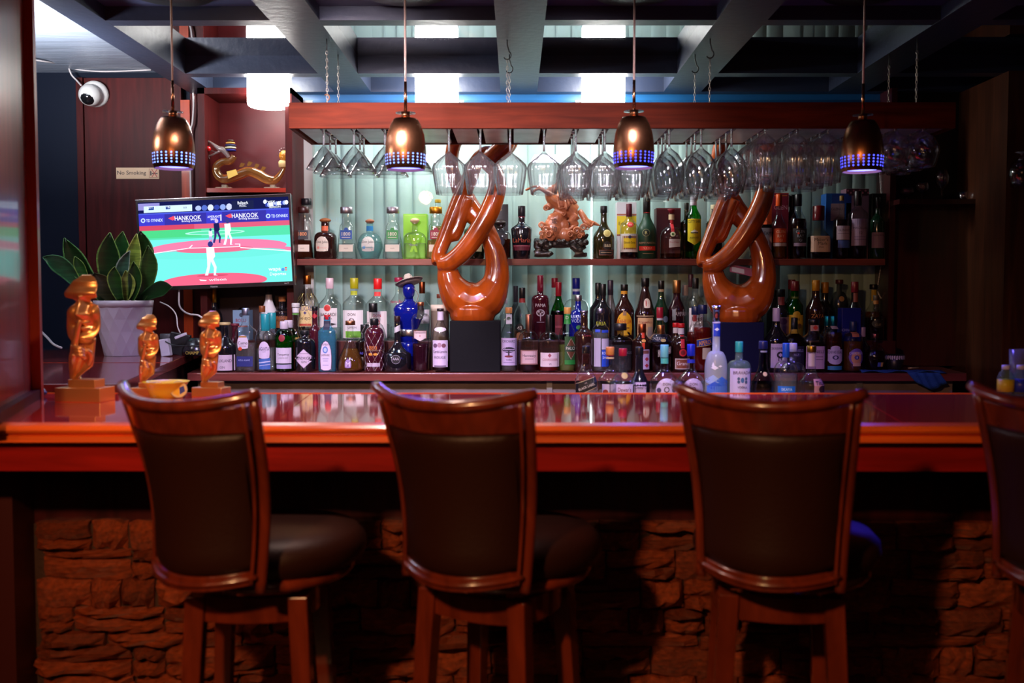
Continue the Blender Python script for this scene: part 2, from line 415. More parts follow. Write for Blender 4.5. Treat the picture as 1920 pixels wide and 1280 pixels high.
# ledge stones
stone_m = pbr('ledge_stone', (.33, .062, .017), .32, spec=.6, bump=.9, bscale=38, var=.5, vscale=9)
stone_m2 = pbr('ledge_stone_dark', (.23, .045, .015), .34, spec=.6, bump=.9, bscale=45, var=.5, vscale=12)
def stone_mesh(seed, m):
    r = random.Random(seed); nx, nz = 6, 3; v = []; f = []
    for j in range(nz+1):
        for i in range(nx+1):
            ex = abs(2*i/nx-1); ez = abs(2*j/nz-1)
            d = .030*(1-.75*ex**6)*(1-.6*ez**3)+r.uniform(-.010, .010)
            x = i/nx-.5+(r.uniform(-.05, .05) if 0 < i < nx else r.uniform(-.01, .02)*(1 if i == 0 else -1)); z = j/nz-.5+r.uniform(-.09, .09)*(1 if 0 < j < nz else .7)
            v.append((x, -max(d, .004), z))
    n = len(v)
    for j in range(nz):
        for i in range(nx):
            a = j*(nx+1)+i; f.append((a, a+1, a+nx+2, a+nx+1))
    rim = [i for i in range(nx+1)]+[(j+1)*(nx+1)-1 for j in range(1, nz+1)]+[nz*(nx+1)+i for i in range(nx-1, -1, -1)]+[j*(nx+1) for j in range(nz-1, 0, -1)]
    for q in rim: v.append((v[q][0], .02, v[q][2]))
    for i in range(len(rim)):
        j = (i+1) % len(rim); f.append((rim[j], rim[i], n+i, n+j))
    mb = MB(); mb.add(v, f, None, False); o = mb.build('stone', m, bar); return o
sp = [stone_mesh(100+i, stone_m if i % 3 else stone_m2) for i in range(16)]; su = [False]*16
r = random.Random(5); z = .712; ns = 0
while z > .02 and ns < 290:
    h = r.choice([.030, .045, .060, .075, .088]); h = min(h, z) if z < .1 else h
    x = -1.46+r.uniform(0, .05)
    while x < 2.3:
        w_ = r.uniform(.12, .36) if h < .05 else r.uniform(.09, .30)
        k = r.randrange(16)
        sub = 1 if h < .05 or r.random() < .42 else 2
        cut = r.uniform(.3, .7)
        for s_ in range(sub):
            hh = h if sub == 1 else h*(cut if s_ == 0 else 1-cut); zc = z-hh/2 if s_ == 0 else z-h*cut-hh/2
            o = sp[k] if not su[k] else sp[k].copy()
            if su[k]: C.objects.link(o); o.parent = bar
            su[k] = True; ns += 1
            o.scale = (w_-.004, r.uniform(.7, 2.2), hh-.003); o.rotation_euler = (0, r.uniform(-.05, .05), 0)
            o.location = (x+w_/2-ox, 2.985-oy+r.uniform(-.012, .008), zc); k = (k+5) % 16
        x += w_
    z -= h
# ---- side counter going back on the west side
sc = thing('side_counter', 'dark red side counter leading back under the television', 'counter', (-2.2, 4.4, 0))
poly = [(-2.74, 3.41), (-1.365, 3.41), (-1.70, 5.25), (-1.72, 5.46), (-2.74, 5.46)]
pl = [(x+2.2, y-4.4) for x, y in poly]
MB().prism(pl, 1.045, 1.085).build('worktop', wood('side_top', (.16, .022, .02), .35, .13), sc, bevel=.003)
inn = [(x+2.2-(.04 if x > -2 else 0), y-4.4) for x, y in poly]
MB().prism(inn, 0, 1.045).build('cabinet_body', wood('side_body', (.14, .04, .028), .35, .4), sc)
MB().prism([(-2.74+2.2, 4.45-4.4), (-1.55+2.2, 4.45-4.4), (-1.55+2.2, 4.453-4.4), (-2.74+2.2, 4.453-4.4)], 1.085, 1.0862).build('joint', M_EDGEV, sc)
# ---- partition standing on the bar's west end
pt = thing('trim_4', None, None); pt['kind'] = 'structure'; pt.name = 'wall_partition'
def pplane(px, Y): return onz(px, 745, BZ)
p0 = Vector((-1.565, 3.27)); dv = Vector((-1.376+1.565, 2.66-3.27)).normalized(); p1 = p0+dv*.80; nr = Vector((-dv.y, dv.x))*-1
def slab(a, b, t0, t1, z0, z1, nm, mat):
    q = [a+nr*t0, b+nr*t0, b+nr*t1, a+nr*t1]
    ar = sum(q[i].x*q[(i+1) % 4].y-q[(i+1) % 4].x*q[i].y for i in range(4))
    if ar < 0: q = q[::-1]
    return MB().prism([(c.x, c.y) for c in q], z0, z1).build(nm, mat, pt)
if nr.x > 0: nr = -nr
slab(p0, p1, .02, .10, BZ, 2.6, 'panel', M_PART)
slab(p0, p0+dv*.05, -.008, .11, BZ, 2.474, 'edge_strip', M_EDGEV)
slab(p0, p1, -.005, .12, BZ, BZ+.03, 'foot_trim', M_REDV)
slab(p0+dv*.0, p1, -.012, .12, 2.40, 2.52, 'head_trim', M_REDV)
# ---- north wall dressing west of the window
wp = thing('wall_panelling', None, None); wp['kind'] = 'structure'
xa = at(145, 300, 5.44).x; xb = at(158, 300, 5.44).x; xc = at(340, 300, 5.44).x; xd = at(357, 300, 5.44).x; xe = at(374, 300, 5.44).x
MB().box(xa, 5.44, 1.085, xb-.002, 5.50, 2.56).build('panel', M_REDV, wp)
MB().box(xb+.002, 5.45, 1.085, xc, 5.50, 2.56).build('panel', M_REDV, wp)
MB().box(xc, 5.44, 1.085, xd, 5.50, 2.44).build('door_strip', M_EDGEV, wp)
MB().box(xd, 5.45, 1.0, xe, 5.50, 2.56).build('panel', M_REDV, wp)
# ---- hutch
hx0 = at(372, 300, 5.17).x; hx1 = at(548, 300, 5.17).x; hz = at(450, 352, 5.17).z
hu = thing('open_hutch', 'dark red open wooden hutch behind the television', 'shelving', ((hx0+hx1)/2, 5.3, 1.0)); hw = (hx1-hx0)/2
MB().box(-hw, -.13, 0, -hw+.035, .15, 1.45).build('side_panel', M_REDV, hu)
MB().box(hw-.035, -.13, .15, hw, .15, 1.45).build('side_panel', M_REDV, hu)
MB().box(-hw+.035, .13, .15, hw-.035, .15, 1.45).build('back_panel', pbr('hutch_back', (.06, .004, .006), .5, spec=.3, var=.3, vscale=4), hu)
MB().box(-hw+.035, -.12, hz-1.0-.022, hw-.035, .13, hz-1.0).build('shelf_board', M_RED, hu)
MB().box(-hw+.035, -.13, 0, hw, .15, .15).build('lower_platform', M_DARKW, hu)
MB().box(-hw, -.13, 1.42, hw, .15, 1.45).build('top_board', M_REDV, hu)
MB().box(-hw+.035, .05, .15, hw-.035, .13, .9).build('lower_back', pbr('hutch_dark', (.02, .004, .006), .6), hu)
# ---- east side dark joinery
ea = thing('wall_joinery', None, None); ea['kind'] = 'structure'
e0 = at(1662, 400, 5.40).x; e1 = at(1832, 400, 5.2).x
MB().box(e0, 5.42, 1.0, e1, 5.50, 1.86).build('panel', M_DARKW, ea)
MB().box(e0, 5.22, 1.86, e1, 5.50, 1.885).build('glass_shelf_board', M_DARKW, ea)
MB().box(e0, 5.44, 1.885, e1, 5.50, 2.474).build('panel', M_BLACK, ea)
MB().box(e0-.02, 5.30, 1.0, e0+.01, 5.50, 2.474).build('post', M_DARKW, ea)
MB().box(e1, 4.9, 0, e1+.55, 5.50, 2.474).build('cabinet_side', wood('brown_panel', (.09, .026, .010), .5, .4, (12, 12, 1)), ea)
MB().box(e1+.18, 4.885, 0, e1+.22, 4.9, 2.474).build('batten', M_DARKW, ea)
# ---- well shelf behind the bar
WZ = .86
tag(MB().box(.15, 3.66, WZ-.03, 1.95, 4.02, WZ).box(.15, 3.66, 0, .18, 4.02, WZ-.03).box(1.92, 3.66, 0, 1.95, 4.02, WZ-.03).build('well_shelf', pbr('well_steel', (.3, .3, .32), .35, metal=.7), bevel=.003), 'steel speed shelf behind the bar holding the lowest bottles', 'shelf')
# ================================================================ BOTTLES
ROW = {  # name: (depth, support height)
 'F': (5.03, 1.0), 'M': (5.115, 1.0), 'R': (5.27, 1.15), 'Q': (5.37, 1.15), 'S': (5.32, SHZ), 'T': (5.395, SHZ), 'L': (3.80, WZ), 'K': (3.92, WZ), 'N': (5.25, 1.15)}
GL = {
 'cl': thin_glass('glass_clear', (.965, .98, .975), .55, 1.5, .05), 'gr': thin_glass('glass_green', (.05, .50, .10), .25, 1.0), 'dg': pbr('glass_darkgreen', (.006, .03, .014), .12, coat=.6),
 'bk': pbr('glass_black', (.008, .007, .010), .10, coat=.6), 'br': pbr('glass_brown', (.022, .007, .006), .10, coat=.6), 'bl': thin_glass('glass_blue', (.20, .62, .85), .35, 1.0, milk=.12),
 'wh': pbr('glass_white', (.72, .70, .76), .25, coat=.4), 'cb': pbr('glass_cobalt', (.003, .008, .20), .10, coat=.8), 'fr': thin_glass('glass_frost', (.62, .66, .74), .5, .8, .25, milk=.40),
 'aq': thin_glass('glass_aqua', (.62, .85, .86), .4, 1.0, milk=.08), 'sm': thin_glass('glass_smoke', (.50, .50, .54), .35, 1.0), 'dr': pbr('glass_darkred', (.055, .006, .014), .10, coat=.6),
 'ol': pbr('glass_olive', (.022, .020, .006), .10, coat=.6), 'mg': pbr('glass_mattgreen', (.012, .055, .028), .38), 'gy': pbr('glass_grey', (.16, .17, .17), .3)}
LQ = {}
def liq(c):
    if c not in LQ:
        t = {'brown': (.16, .035, .012), 'amber': (.42, .17, .03), 'red': (.42, .02, .012), 'dark': (.035, .008, .008), 'clear': (.92, .94, .94), 'gold': (.75, .58, .22), 'purple': (.12, .02, .05), 'green': (.40, .48, .12), 'aqua': (.70, .88, .88)}[c]
        LQ[c] = thin_glass('liquid_'+c, t, .5, .35, .05, milk=.18 if c not in ('clear', 'aqua') else .05)
    return LQ[c]
CAPM = {}
def capm(c, metal=0, rough=.35):
    k = (c, metal)
    if k not in CAPM: CAPM[k] = pbr('cap_%s_%d' % (c, metal), c, rough, metal=metal)
    return CAPM[k]
def interp(prof, z):
    for (r0, z0), (r1, z1) in zip(prof[:-1], prof[1:]):
        if z0 <= z <= z1 and z1 > z0: return r0+(r1-r0)*(z-z0)/(z1-z0)
    return prof[-1][0]
def label_mesh(items, cx, Y, z0, X0, prof, e, dr, name, root):
    """flat print wrapped on the bottle; item coordinates are photo pixels"""
    s = mpp(Y); mb = MB()
    def wr(x, z, lay):
        a = interp(prof, max(0, z))+.0007+lay*.00018
        q = min(.985, abs(x/a)) if a > 1e-4 else .9
        x = math.copysign(q*a, x) if abs(x) > q*a else x
        return (x, -a*dr*(1-q**e)**(1/e), z)
    def X(px): return (px-cx)*s
    def Z(py): return at(px_c, py, Y).z-z0
    px_c = cx
    for lay, it in enumerate(items):
        k = it[0]
        if k == 'r':
            _, x0, y0, x1, y1, c = it; n = 8; m = 3; v = []
            for j in range(m+1):
                for i in range(n+1): v.append(wr(X(x0+(x1-x0)*i/n), Z(y1+(y0-y1)*j/m), lay))
            f = [(j*(n+1)+i, j*(n+1)+i+1, (j+1)*(n+1)+i+1, (j+1)*(n+1)+i) for j in range(m) for i in range(n)]
            mb.add(v, f, c)
        elif k == 'p':        # quad from 4 corners: TL TR BR BL
            _, tl, tr, br, bl_, c = it; n = 8; v = []
            for j in range(3):
                for i in range(n+1):
                    a = i/n; b = j/2
                    x = (bl_[0]*(1-a)+br[0]*a)*(1-b)+(tl[0]*(1-a)+tr[0]*a)*b; y = (bl_[1]*(1-a)+br[1]*a)*(1-b)+(tl[1]*(1-a)+tr[1]*a)*b
                    v.append(wr(X(x), Z(y), lay))
            mb.add(v, [(j*(n+1)+i, j*(n+1)+i+1, (j+1)*(n+1)+i+1, (j+1)*(n+1)+i) for j in range(2) for i in range(n)], c)
        elif k in ('e', 'd', 'a'):
            _, ex, ey, rx, ry, c = it; n = 16; v = []; rings = 3
            for q in range(rings+1):
                t = q/rings
                for i in range(n):
                    a = 2*math.pi*i/n; ca, sa = math.cos(a), math.sin(a)
                    if k == 'd': kk = 1/(abs(ca)+abs(sa)); ca *= kk; sa *= kk
                    if k == 'a' and sa < 0: kk = (abs(ca)**8+abs(sa)**8)**(-1/8); ca *= kk; sa *= kk
                    v.append(wr(X(ex+rx*ca*t), Z(ey-ry*sa*t), lay))
            mb.add(v, [(q*n+i, (q+1)*n+i, (q+1)*n+(i+1) % n, q*n+(i+1) % n) for q in range(rings) for i in range(n)], c)
        elif k == 't':
            st, tx, ty, h, c = it[1:6]; wm = it[6] if len(it) > 6 else 999; rot = it[7] if len(it) > 7 else 0
            v2, f = text2d(st, 0, 0, h, wm, rot, .008)
            mb.add([wr(X(tx+a), Z(ty-b), lay) for a, b in v2], f, c)
    return mb.build(name, printed(), root)
def yspan(it):
    k = it[0]
    if k == 'r': return it[2], it[4]
    if k == 'p': ys = [q[1] for q in it[1:5]]; return min(ys), max(ys)
    if k in 'eda': return it[2]-it[4], it[2]+it[4]
    return it[3]-it[4]/2, it[3]+it[4]/2
def split_print(lab):
    """prints that do not touch one another in height become labels of their own, lowest first"""
    g = []
    for it in lab:
        a, b = yspan(it); hit = [q for q in g if q[0]-2 <= b and a <= q[1]+2]
        n = [min([a]+[q[0] for q in hit]), max([b]+[q[1] for q in hit]), [x for q in hit for x in q[2]]+[it]]
        g = [q for q in g if q not in hit]+[n]
    order = {id(it): i for i, it in enumerate(lab)}
    return [sorted(q[2], key=lambda t: order[id(t)]) for q in sorted(g, key=lambda q: -q[1])]
def net(prof, z0, z1, nr, root, mat):
    mb = MB()
    for sgn in (1, -1):
        for k in range(nr):
            pts = []
            for i in range(13):
                z = z0+(z1-z0)*i/12; a = 2*math.pi*k/nr+sgn*i/12*2.2; R = interp(prof, z)+.001
                pts.append((R*math.cos(a), R*math.sin(a), z))
            mb.tube(pts, .0011, 3, cap=False)
    mb.build('wire_net', mat, root)
NB = [0]
def bottle(label, cx, top, w, row, g='cl', liq_=None, lev=.5, sh=.58, ne=.74, nr=.32, st='s', e=2, dr=1, tb=1.0, rs=1.0, cap=(10, 1.15, '101010', 0), lab=None, group=None, netc=None, base=0, kind='bottle'):
    Y, z0 = ROW[row]; s = mpp(Y); root_x = at(cx, 640, Y).x; H = at(cx, top, Y).z-z0; R = w/2*s
    root = thing('bottle', label, 'bottle', (root_x, Y, z0), group=group)
    chh = cap[0]*s if cap else 0; Hn = H-chh*.35 if cap else H
    pr = [(0, .004), (R*tb*.55, .004), (R*tb*.90, 0), (R*tb, .006)]
    pr.append((R*rs, H*sh)); rn = R*nr
    for i in range(1, 7):
        t = i/6
        if st == 'c': rr = rn+(R*rs-rn)*math.cos(t*math.pi/2)**.9; zz = sh+(ne-sh)*math.sin(t*math.pi/2)
        elif st == 'l': rr = R*rs+(rn-R*rs)*t; zz = sh+(ne-sh)*t
        elif st == 'x': rr = rn+(R*rs-rn)*(1-t)**1.8; zz = sh+(ne-sh)*t
        else: rr = R*rs+(rn-R*rs)*(t*t*(3-2*t)); zz = sh+(ne-sh)*t
        pr.append((rr, H*zz))
    pr.append((rn*.96, (H*ne+Hn)/2)); pr.append((rn*.96, Hn-.004)); pr.append((rn*.8, Hn)); pr.append((0, Hn))
    MB().lathe(pr, 24 if row in 'FLSRK' else 16, e, dr).build('glass_body', GL[g], root)
    if liq_:
        zt = H*lev; lp = [(0, .008), (R*tb*.86, .008)]
        for i in range(0, 9):
            zz = .008+(zt-.008)*i/8; lp.append((interp(pr[2:], zz)*.93, zz))
        lp.append((0, zt)); MB().lathe(lp, 16, e, dr).build('liquid', liq(liq_), root)
    if cap:
        cr = rn*cap[1]; zc = H-chh; ty = cap[4] if len(cap) > 4 else 'cyl'
        if ty == 'cyl': cpf = [(0, zc), (cr*.97, zc), (cr, zc+.001), (cr, H-.003), (cr*.93, H), (0, H)]
        elif ty == 'knob': cpf = [(0, zc), (rn*.9, zc)]+[(cr*math.sin(math.pi*(i+1)/9)**.6 if i < 8 else 0, zc+(H-zc)*(.1+.9*i/8)) for i in range(9)]
        elif ty == 'flare': cpf = [(0, zc), (rn*.95, zc), (rn*1.0, (zc+H)/2), (cr, H-.002), (cr*.9, H), (0, H)]
        else: cpf = [(0, zc), (cr, zc), (cr*.9, H), (0, H)]
        MB().lathe(cpf, 16, 2, 1 if e == 2 else min(1, dr*1.1)).build('cap', capm(cap[2], cap[3]), root)
    if netc: net(pr[2:], .005, H*.72, 9, root, capm(netc, 1, .3))
    if lab:
        for i, lo in enumerate(split_print(lab)):
            label_mesh(lo, cx, Y, z0, root_x, pr[2:], e, dr, 'label' if i == 0 else 'neck_label', root)
    NB[0] += 1
    return root
def carton(label, x0, x1, top, row, col, d=.09, side=None, lab=None, rz=0, bot=None, cat='box'):
    Y, z0 = ROW[row]; s = mpp(Y); cx = (x0+x1)/2; X = at(cx, 640, Y).x; H = at(cx, top, Y).z-z0; hw = (x1-x0)/2*s
    root = thing('gift_box', label, cat, (X, Y, z0), rz)
    MB().box(-hw, -d/2, 0, hw, d/2, H).build('box_body', pbr('carton_'+col, col, .4), root, bevel=.001)
    if lab: 
        prof = [(hw, 0), (hw, H)]
        for lo in split_print(lab): label_mesh(lo, cx, Y, z0, X, [(hw, 0), (hw, H)], 60, d/2/hw, 'label', root)
    return root
# --- upper shelf ------------------------------------------------------------
CR = 'd9cdbd'; LV = 'c9b3d6'; BK_ = '17120f'
def l1800(x, c, t='1800', tc='f0ead8'): return [('r', x-11, 432, x+11, 449, c), ('e', x, 431, 4, 4, c), ('t', t, x, 439, 7, tc, 17), ('r', x-8, 445, x+8, 446, tc), ('r', x-13, 459, x+13, 472, CR), ('t', 'tequila', x, 466, 3, '8a7a68', 18)]
kw18 = dict(sh=.62, ne=.72, nr=.42, rs=.66, tb=1.0, e=6, dr=.7, st='s')
bottle('square tapered bottle with dark brown cap and black label', 571, 388, 38, 'S', 'cl', 'brown', .36, cap=(11, 1.45, '3a1512', 0), lab=[('r', 560, 432, 582, 449, '1b1a22'), ('t', '1800', 571, 439, 7, 'e08a50', 17), ('r', 558, 459, 584, 472, CR), ('t', 'tequila', 571, 466, 3, '8a7a68', 18)], **kw18)
bottle('bottle with black drum cap standing behind the dark brown capped one', 577, 372, 30, 'T', 'cl', None, cap=(12, 1.5, '15151c', 0), **kw18)
bottle('squat brown tequila bottle with wooden knob and cream oval label', 612, 408, 42, 'S', 'br', sh=.50, ne=.66, nr=.38, st='c', cap=(10, 1.35, '9a5a30', 0, 'knob'), lab=[('r', 606, 424, 618, 433, 'd0603a'), ('a', 609, 458, 12, 14, CR), ('t', 'Don Julio', 609, 455, 6, '2a2020', 21), ('e', 602, 465, 2.6, 2.6, 'e09080'), ('r', 606, 465, 618, 466, 'd09080')])
bottle('clear square tapered bottle with silver cap and blue label', 652, 388, 38, 'S', 'cl', 'clear', .3, cap=(12, 1.5, 'b8b4bc', 1), lab=l1800(652, '2a58b0'), **kw18)
bottle('round pale aqua bottle with wooden knob and blue neck band', 695, 410, 48, 'S', 'aq', 'aqua', .42, sh=.28, ne=.66, nr=.27, st='c', tb=.7, cap=(9, 1.35, 'b07050', 0, 'knob'), lab=[('r', 688, 424, 702, 433, '2a8ad0'), ('a', 694, 458, 12, 14, 'e4e2dc'), ('t', 'Don Julio', 694, 455, 6, '2a2020', 21), ('e', 687, 465, 2.6, 2.6, '70a8e0'), ('r', 691, 465, 703, 466, '9aa8b8')])
bottle('clear square tapered bottle with silver cap and green label', 738, 388, 38, 'S', 'cl', 'clear', .3, cap=(12, 1.5, 'b8b4bc', 1), lab=l1800(738, '4aa05a'), **kw18)
carton('lime green gift box behind the short clear bottle with cork', 759, 803, 402, 'T', '8ee020', lab=[('r', 761, 405, 801, 406, 'c8f070')])
bottle('short clear bottle with round cork and crossed green ribbon', 779, 408, 42, 'S', 'cl', 'clear', .38, sh=.46, ne=.66, nr=.25, st='c', e=3, cap=(11, 1.7, 'd8b890', 0, 'knob'), lab=[('p', (771, 441), (775, 441), (786, 473), (781, 473), '90d020'), ('p', (785, 440), (789, 440), (776, 473), (771, 473), '90d020'), ('t', 'Patron', 779, 460, 4, '9a8aa8', 18)])
bottle('square tapered bottle with gold cap and burgundy label', 818, 388, 38, 'S', 'cl', 'gold', .36, cap=(12, 1.5, 'd09030', 1), lab=l1800(819, '9a2840'), **kw18)
bottle('tall pale yellow bottle with thin cork behind the gold capped one', 822, 374, 26, 'T', 'cl', 'gold', .55, sh=.72, ne=.8, nr=.4, cap=(6, 1.1, 'c8a830', 0))
bottle('dark bottle with cream label half hidden by the first wooden sculpture', 889, 392, 38, 'S', 'dg', sh=.56, ne=.72, lab=[('r', 874, 440, 904, 472, 'd2c8a0'), ('t', 'Reserva', 889, 450, 5, '6a5a40', 24)])
carton('black gift box with gold lettering behind the stoppered decanter', 914, 953, 384, 'T', '14110f', lab=[('t', 'BANJO', 934, 395, 5, 'b09050', 26), ('e', 934, 388, 3, 2, 'b09050')])
bottle('brown spirit decanter with dark round stopper and ringed badge', 938, 411, 40, 'S', 'cl', 'brown', .5, sh=.55, ne=.72, nr=.36, st='c', e=3, cap=(13, 1.6, '2a1a14', 0, 'knob'), lab=[('e', 938, 454, 9, 9, '1a1c2c'), ('e', 938, 454, 7, 7, '30304a'), ('e', 938, 454, 3, 3, '7a4a2a')])
bottle('black bottle with long neck and red script on its belly', 978, 386, 40, 'S', 'bk', sh=.56, ne=.70, nr=.32, tb=.78, cap=(20, 1.08, '141018', 0), lab=[('r', 971, 406, 985, 407.5, '902838'), ('t', 'LaMaria', 978, 451, 8, 'b04a30', 34), ('r', 962, 460, 994, 470, '5a1024'), ('r', 963, 461, 993, 462, 'c07080')])
bottle('black pear shaped liqueur bottle with round gold seal', 1131, 386, 40, 'S', 'ol', sh=.40, ne=.70, nr=.30, st='s', cap=(13, 1.1, '16181a', 0), lab=[('e', 1136, 438, 7, 7, 'd8cc88'), ('e', 1136, 438, 5.4, 5.4, 'c2b060'), ('e', 1136, 461, 8, 8, '2a2622'), ('t', 'B&B', 1137, 461, 5.5, 'd8cca8', 13), ('r', 1121, 469, 1147, 479, '8a5040'), ('r', 1122, 470, 1146, 478, '1c1614'), ('r', 1124, 473.5, 1144, 474.5, 'a89070')])
carton('white and yellow gift box behind the burgundy capped bottle', 1154, 1190, 380, 'T', 'dcdce0', lab=[('r', 1154, 406, 1190, 442, 'e8d020'), ('r', 1154, 402, 1190, 405, 'b06a50'), ('r', 1154, 440, 1190, 443, 'a05a50'), ('t', 'Edmundo', 1172, 420, 6, '50400a', 32)])
bottle('clear bottle with burgundy cap, red seal and yellow crest label', 1178, 382, 34, 'S', 'cl', 'dark', .14, sh=.58, ne=.76, nr=.30, cap=(24, 1.1, '5a1a2a', 0), lab=[('r', 1162, 439, 1194, 473, 'e8e4dc'), ('r', 1165, 443, 1191, 468, 'a07048'), ('r', 1167, 447, 1190, 465, 'ecd018'), ('t', 'Edmundo Dantes', 1178, 455, 4.5, '4a3a08', 21), ('e', 1179, 422, 6, 5, 'd83a30'), ('t', 'old', 1179, 422, 3, 'f0d0c0'), ('e', 1178, 445, 3, 3, '303050')])
bottle('matt dark green cognac bottle with black neck and red band', 1211, 364, 36, 'S', 'mg', sh=.42, ne=.68, nr=.37, cap=(36, 1.03, '10120f', 0), lab=[('r', 1204, 398, 1217, 399.5, 'c03028'), ('e', 1208, 437, 7, 7, '8a8f60'), ('e', 1208, 437, 6, 6, '1a2a1c'), ('t', 'R', 1208, 437, 6, 'e0d890'), ('t', 'REMY MARTIN', 1211, 456, 3.8, 'b08a70', 30), ('r', 1196, 462, 1226, 470, 'd02818'), ('t', 'V.S.O.P', 1211, 466, 4, 'f0a890', 20), ('r', 1202, 475, 1222, 476, '8a7050')])
carton('dark burgundy gift box behind the bottle with a red strap', 1227, 1272, 391, 'T', '4a1018', lab=[('r', 1228, 392.5, 1271, 393.5, '8a4040')])
bottle('round clear bottle with red strap down its neck and torn white label', 1257, 392, 42, 'S', 'cl', 'brown', .11, sh=.42, ne=.66, nr=.26, st='c', cap=(8, 1.35, '7a1024', 0, 'flare'), lab=[('r', 1251, 402, 1263, 412, 'e0c89a'), ('r', 1254, 413, 1260, 436, 'c02028'), ('e', 1257, 440, 5, 4.5, 'd8d8b0'), ('e', 1257, 440, 2.5, 2.5, '4a6a2a'), ('p', (1250, 449), (1272, 449), (1271, 463), (1250, 465), 'cfcdd4'), ('t', 'Gran Duque', 1260, 455, 4, 'b8687a', 18)])
bottle('squat amber bottle peeking out behind the green yellow label bottle', 1285, 380, 28, 'T', 'ol', sh=.62, ne=.72, nr=.30, cap=(12, 1.05, '20221a', 0))
bottle('bright green whisky bottle with white cap and long yellow label', 1298, 368, 29, 'S', 'gr', 'green', .12, sh=.66, ne=.84, nr=.40, cap=(17, 1.08, 'd8d6dc', 0), lab=[('r', 1286, 411, 1311, 452, 'e4cc10'), ('d', 1298, 452, 12, 8, 'e4cc10'), ('t', 'CUTTY SARK', 1298, 416, 5, '2a2408', 23), ('d', 1298, 435, 7, 4, 'f0ecd0'), ('r', 1291, 436, 1305, 438, '40402a'), ('t', 'BLENDED', 1298, 446, 3, '6a5a10', 16)])
bottle('brown bottle with cream cap beside the second wooden sculpture', 1336, 384, 30, 'S', 'br', sh=.66, ne=.76, nr=.38, e=4, cap=(18, 1.1, 'd8cfa8', 0))
bottle('dark square bourbon bottle with white label and small red seal', 1424, 382, 40, 'S', 'cl', 'dark', .62, sh=.62, ne=.74, nr=.34, e=5, dr=.7, cap=(18, 1.15, '8a8a92', 0), lab=[('r', 1408, 428, 1441, 474, 'cfc4cc'), ('t', 'JIM BEAM', 1425, 439, 8, '16141a', 30), ('e', 1425, 448, 4.5, 4.5, 'a02838'), ('e', 1425, 448, 2.5, 2.5, 'e0c8b8'), ('t', 'BOURBON', 1425, 461, 5, '24202a', 24)])
carton('orange and magenta gift box with pale capital letters', 1431, 1471, 363, 'T', 'd04a14', lab=[('r', 1440, 364, 1471, 482, '8a1c38'), ('t', 'GLEN', 1456, 390, 8, 'd890a0', 28), ('r', 1444, 367, 1468, 369, 'd87030')])
bottle('whisky bottle with orange cap and orange label', 1457, 364, 30, 'S', 'cl', 'amber', .42, sh=.46, ne=.72, nr=.34, cap=(22, 1.1, 'd85014', 0), lab=[('r', 1445, 429, 1470, 455, 'c8400c'), ('t', 'GLEN', 1458, 435, 5.5, 'e8b8a0', 20), ('t', 'RAY', 1458, 443, 5.5, 'e8b8a0', 15), ('t', 'GI', 1458, 451, 5, 'e8b8a0', 12), ('r', 1445, 456, 1470, 462, 'b0a0b0')])
bottle('whisky bottle with black cap and black label with pale letters', 1493, 364, 32, 'S', 'cl', 'dark', .62, sh=.56, ne=.78, nr=.36, cap=(22, 1.2, '0a0c12', 0), lab=[('r', 1481, 429, 1508, 455, '10121c'), ('t', 'GLEN', 1494, 435, 5.5, '8a98b0', 20), ('e', 1490, 438, 2, 2, 'd03828'), ('t', 'RAY', 1494, 443, 5.5, '8a98b0', 15), ('t', 'GI', 1494, 451, 5, '8a98b0', 12), ('r', 1482, 456, 1508, 462, '8a7aa0')])
bottle('second black capped whisky bottle half behind the black labelled one', 1482, 365, 30, 'T', 'bk', sh=.56, ne=.78, nr=.36, cap=(22, 1.2, '0a0c12', 0))
bottle('square bourbon bottle with dripping red wax cap and cream label', 1531, 386, 40, 'S', 'cl', 'dark', .42, sh=.40, ne=.56, nr=.50, e=4, cap=(27, 1.1, '6a0a12', 0), lab=[('r', 1513, 443, 1549, 473, 'c8a898'), ('t', "Maker's", 1531, 450, 6.5, '2a1c1c', 32), ('t', 'Mark', 1534, 457, 6.5, '2a1c1c', 20), ('t', 'whisky', 1531, 464, 3.5, '4a3434', 18)])
carton('blue gift box with pinkish panel behind the cork stoppered bottle', 1540, 1587, 364, 'T', '1c56a0', lab=[('r', 1551, 365, 1587, 382, '123a8a'), ('r', 1549, 383, 1574, 415, 'a88a90'), ('t', 'GLENLI', 1560, 393, 5, '4a3a48', 22)])
bottle('slim necked whisky bottle with pale label and blue lower panel', 1574, 367, 31, 'S', 'cl', 'dark', .62, sh=.60, ne=.72, nr=.26, cap=(9, 1.0, '8a6a30', 0), lab=[('r', 1562, 424, 1588, 450, 'a894a8'), ('t', 'GLENLIVET', 1576, 432, 4.5, '3a2c40', 23), ('r', 1564, 451, 1588, 465, '3a5ab0'), ('r', 1564, 438, 1586, 439, '6a5a70')])
carton('tall pinkish gift box with dark honeycomb print at its top', 1577, 1619, 355, 'T', '7a5a6a', lab=[('r', 1577, 356, 1619, 368, '3a1420')]+[('e', 1580+i*5.4, 359+(i % 2)*4, 1.9, 1.9, 'a05a68') for i in range(8)])
bottle('broad shouldered whisky bottle with lilac label numbered 12', 1604, 358, 36, 'S', 'cl', 'dark', .40, sh=.66, ne=.78, nr=.36, tb=.86, cap=(27, 1.1, '20141a', 0), lab=[('r', 1590, 411, 1620, 461, '9c84a4'), ('t', 'MACALLAN', 1605, 428, 4.5, '3c2c4a', 26), ('t', '12', 1605, 437, 5, '3c2c4a', 8), ('r', 1594, 444, 1616, 445, '6a5078'), ('r', 1594, 449, 1616, 450, '6a5078')])
carton('black gift box at the dark end of the upper shelf', 1625, 1651, 364, 'T', '0c120e')
